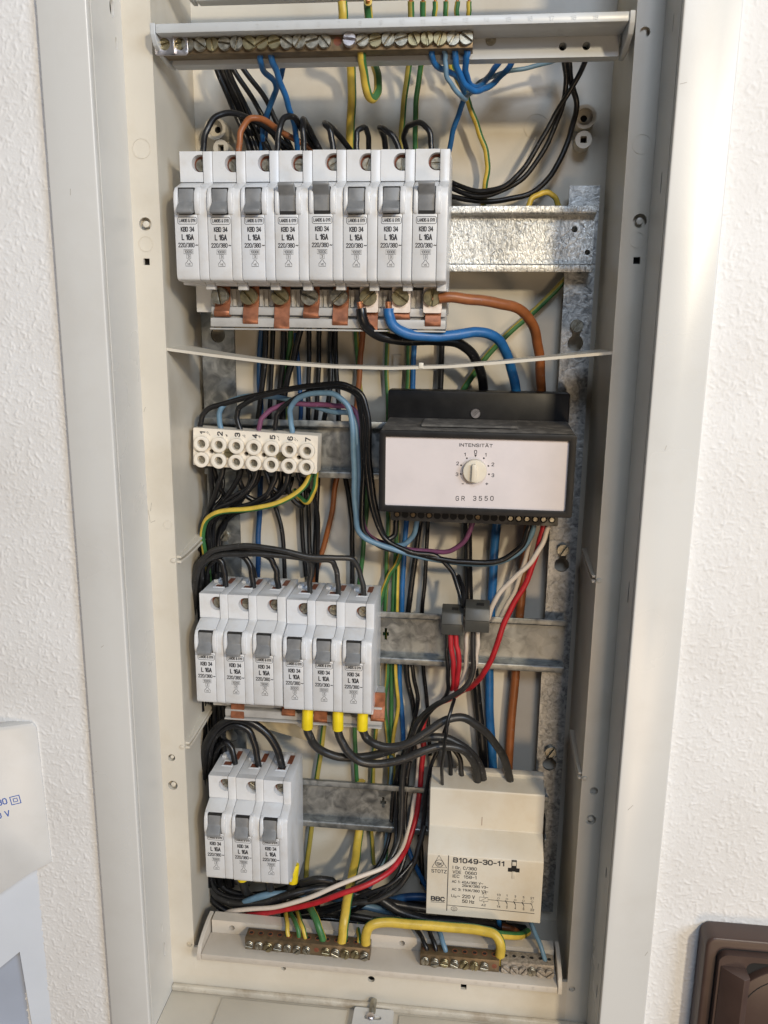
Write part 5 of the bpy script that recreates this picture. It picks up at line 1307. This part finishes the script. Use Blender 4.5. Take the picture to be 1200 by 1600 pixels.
wire('r', 10, [(711, 985, 67), (713, 1008, 66), (718, 1025, 66), (715, 1055, 68), (712, 1076, 72), (714, 1084, 78)], 'red wire with a kink under the smaller grey connector')
wire('k', 8, [(698, 985, 68), (699, 1020, 68), (700, 1060, 70), (696, 1088, 74), (676, 1108, 80), (655, 1140, 88), (640, 1180, 94)], 'black wire leaving the smaller connector beside the reds')
wire('w', 8.6, [(731, 982, 68), (729, 1010, 68), (727, 1040, 70), (721, 1066, 72), (705, 1084, 74), (682, 1098, 78), (664, 1116, 84), (652, 1145, 92), (654, 1180, 97), (650, 1235, 94), (640, 1290, 86), (624, 1332, 72), (598, 1356, 58), (552, 1374, 50), (500, 1395, 46), (445, 1414, 46), (395, 1421, 50), (360, 1424, 56), (346, 1434, 64), (344, 1452, 74)],
     'long white wire curving from the front connector into the bottom left corner')
wire('w', 9, [(746, 982, 70), (746, 1010, 70), (744, 1035, 72), (737, 1058, 76), (724, 1078, 82)], 'short white wire on the right under the front connector')
wire('kg', 10, [(739, 982, 66), (739, 1010, 65), (740, 1035, 64), (736, 1058, 64), (722, 1078, 64), (700, 1092, 66), (676, 1104, 70), (655, 1124, 78), (640, 1160, 84), (630, 1200, 86), (628, 1260, 84), (624, 1310, 78), (600, 1356, 66), (560, 1384, 58), (510, 1402, 60), (470, 1420, 70)],
     'dark grey wire in front of the white ones under the connector')
wire('k', 7, [(710, 1092, 60), (704, 1112, 52), (698, 1140, 48), (693, 1170, 52), (691, 1205, 62), (692, 1235, 74)], 'thin black wire crossing over the grey cables to the contactor')
wire('k', 9, [(700, 1150, 76), (702, 1180, 78), (704, 1210, 80), (704, 1240, 82)], 'black wire dropping straight into the contactor')
wire('kg', 10, [(685, 1160, 80), (705, 1168, 80), (718, 1186, 80), (722, 1212, 80), (724, 1240, 82)], 'grey wire curving down behind the thin black one')
wire('k', 9, [(725, 948, 66), (723, 920, 74), (716, 900, 82)], 'short black wire entering the top of the front connector')
# --- loose dark wires between the rails and the bottom
wire('k', 9, [(622, 1180, 96), (620, 1225, 94), (620, 1270, 90), (616, 1320, 80), (596, 1362, 66), (556, 1390, 58), (500, 1408, 64), (450, 1410, 74)], 'black wire bowing left before the blue grey rail')
wire('k', 9, [(640, 1190, 94), (634, 1235, 92), (632, 1280, 88), (636, 1320, 80), (624, 1362, 70), (600, 1392, 62), (570, 1412, 62), (540, 1428, 70)], 'black wire just right of the bowing one over the blue grey rail')
wire('kg', 11, [(664, 1290, 84), (655, 1320, 78), (646, 1350, 72), (624, 1385, 66), (590, 1405, 62), (548, 1412, 62), (500, 1428, 70)], 'dark grey wire curving left beside the contactor')
G4 = 'dark cables heaped under the bottom breakers'
heap = [('kg', 15, [(330, 1375, 80), (338, 1398, 72), (365, 1412, 64), (410, 1410, 60), (460, 1396, 62), (510, 1388, 68), (560, 1398, 74), (620, 1412, 78), (690, 1424, 84)], 'dark grey cable at the front of the heap under the bottom breakers'),
        ('k', 13, [(322, 1370, 84), (328, 1400, 78), (348, 1420, 72), (385, 1428, 72), (440, 1416, 74), (500, 1402, 78), (570, 1404, 82), (640, 1420, 86)], 'black cable dipping to the tray in the bottom left corner'),
        ('k', 12, [(338, 1370, 84), (350, 1388, 80), (385, 1398, 78), (430, 1392, 80), (480, 1382, 84), (540, 1380, 88)], 'black cable close under the bottom row breakers'),
        ('kg', 14, [(470, 1380, 70), (495, 1374, 68), (520, 1378, 70), (510, 1392, 74), (480, 1398, 78), (450, 1404, 84)], 'dark grey cable end curled up right of the bottom breakers'),
        ('k', 14, [(545, 1395, 88), (600, 1404, 88), (660, 1408, 88), (720, 1420, 88), (790, 1436, 90)], 'black cable running right behind the contactor foot'),
        ('kg', 17, [(560, 1388, 76), (592, 1404, 72), (625, 1424, 70), (665, 1436, 70), (715, 1440, 74), (770, 1446, 82), (820, 1452, 92)], 'thick dark grey cable slanting down behind the thick yellow one'),
        ('kg', 12, [(505, 1425, 84), (560, 1432, 82), (610, 1440, 84), (660, 1446, 88), (720, 1452, 92)], 'dark cable lowest in the heap behind the tray'),
        ('k', 12, [(345, 1440, 88), (400, 1440, 86), (460, 1436, 84), (520, 1436, 86), (580, 1444, 90)], 'black cable along the tray edge behind the small striped wires')]
for m, w_, pts, lab in heap:
    wire(m, w_, pts, lab, 'cable', 'cable', G4)
wire('lb', 14, [(366, 1424, 66), (385, 1410, 62), (415, 1400, 62), (450, 1396, 66), (485, 1396, 74), (540, 1408, 78), (590, 1420, 80), (620, 1426, 86)], 'pale blue cable emerging under the white wire at the bottom left')
wire('db', 15, [(545, 1418, 84), (590, 1412, 84), (640, 1402, 84), (690, 1404, 86), (740, 1416, 88)], 'dark blue cable crossing behind the contactor at the bottom')
wire('br', 13, [(700, 1440, 88), (740, 1444, 86), (775, 1446, 84), (800, 1452, 84), (815, 1462, 88)], 'brown cable end showing under the contactor')
wire('b', 10, [(778, 1425, 82), (780, 1440, 82), (781, 1455, 84)], 'short blue wire showing under the contactor')
# --- earth wires into the bottom bars
YE = 36
wire('yg', 9, [(452, 1476, YE), (451, 1466, YE), (449, 1448, YE + 4), (446, 1430, YE + 16), (440, 1418, YE + 36)], 'small striped wire into the bottom bar, leftmost of the three', stripe=(-1.4, 1.8, 0))
wire('gy', 9, [(467, 1478, YE), (467, 1466, YE), (464, 1446, YE + 4), (456, 1430, YE + 16), (448, 1420, YE + 36)], 'small striped wire into the bottom bar, middle of the three', stripe=(0.2, 2.2, 0))
wire('yg', 9, [(479, 1479, YE), (477, 1466, YE), (472, 1446, YE + 4), (467, 1430, YE + 16), (462, 1420, YE + 36)], 'small striped wire into the bottom bar, right of the three', stripe=(1.6, 1.6, 0))
wire('gy', 14, [(506, 1482, YE), (504, 1468, YE), (498, 1446, YE + 2), (488, 1424, YE + 10), (478, 1412, YE + 22), (466, 1412, YE + 40)], 'thicker green wire curving into the bottom bar', stripe=(0.1, 2.6, 0))
wire('yg', 18, [(533, 1485, YE), (534, 1470, YE), (538, 1440, YE + 4), (544, 1405, YE + 16), (551, 1365, YE + 34), (558, 1325, YE + 54), (563, 1285, YE + 66), (564, 1220, YE + 69)], 'thick yellow striped wire rising straight from the bottom bar', stripe=(1.6, 1.5, 0))
wire('yg', 9, [(562, 1488, YE), (561, 1472, YE + 1), (560, 1458, YE + 8), (560, 1445, YE + 20)], 'thin striped wire beside the thick bow at the bottom bar', stripe=(1.2, 2.4, 0))
wire('yg', 19, [(571, 1488, YE), (571, 1474, YE), (573, 1456, YE), (582, 1445, YE + 1), (602, 1441, YE + 3), (650, 1444, YE + 4), (705, 1449, YE + 5), (752, 1454, YE + 4), (774, 1460, YE + 2), (782, 1474, YE), (781, 1492, YE), (780, 1504, YE)], 'thick yellow striped cable bridging the two bottom bars', 'cable', 'cable', stripe=(-2.0, 1.7, 0))
wire('yg', 15, [(770, 1459, YE + 7), (790, 1461, YE + 10), (812, 1462, YE + 16), (824, 1456, YE + 30)], 'thick yellow striped stub going back under the contactor', stripe=(-1.8, 2.2, 0))
wire('k', 9, [(668, 1494, YE), (665, 1480, YE), (657, 1462, YE + 6), (648, 1446, YE + 16), (640, 1436, YE + 36)], 'thin black wire into the brown bar, further left', stripe=None)
wire('k', 9, [(682, 1496, YE), (680, 1482, YE), (674, 1462, YE + 6), (668, 1446, YE + 16), (664, 1438, YE + 36)], 'thin black wire into the brown bar beside the light blue one')
wire('lb', 10, [(697, 1498, YE), (695, 1484, YE), (690, 1466, YE + 5), (685, 1450, YE + 16), (680, 1440, YE + 34)], 'light blue wire into the brown bar')
wire('lb', 9, [(854, 1510, YE), (850, 1496, YE), (841, 1470, YE + 5), (832, 1446, YE + 14), (826, 1430, YE + 28)], 'light blue wire into the corroded bar under the contactor')

# ------------------------------------------------------------------ grey push-in connectors
ang_ = 0.0


def connector(q0, q1, r0, r1, y, label, tilt):
    a, b = W(q0, r0, y), W(q1, r1, y)
    w_ = b.x - a.x; h_ = a.z - b.z
    t = thing('wire_connector', label, 'connector', (a.x, y, a.z), 'grey wire connectors', rot=(tilt, 0, 0))
    mb = MB(); mb.prism([(0, -h_), (-0.8, -h_ * .45), (2.2, -1.0), (3.0, 0), (12.5, 1.5), (13, -h_)], 0, w_); mb.build('body', 'wago', t, bevel=0.5)
    mb = MB(); mb.box(w_ * .46, w_ * .76, 5.5, 9.0, 0.2, 0.9); mb.build('test_slot', 'dark', t)
    mb = MB(); mb.box(0.6, w_ - 0.6, -0.75, 0.5, -h_ * .46, -h_ * .44); mb.build('groove', 'dark', t)
    return t


connector(690, 723, 960, 995, 60, 'smaller grey push-in connector over red wires', math.radians(6))
connector(727, 764, 953, 991, 56, 'larger grey push-in connector over white wires', math.radians(6))

# ------------------------------------------------------------------ folded paper tag
pp = [(378, 1116, 78), (420, 1120, 74), (462, 1132, 72), (487, 1150, 74), (482, 1158, 76), (440, 1146, 80), (400, 1134, 84)]
mb = MB(); P = [W(*p) for p in pp]; o = P[0]
mb.add([p - o for p in P] + [p - o + Vector((0, 0.5, -0.2)) for p in P], [tuple(range(7)), tuple(range(7, 14))[::-1]] + [(i, (i + 1) % 7, 7 + (i + 1) % 7, 7 + i) for i in range(7)])
tag(mb.build('paper_tag', 'paper', None, o), 'yellowed paper tag tucked behind the arches over the bottom breakers', 'paper')
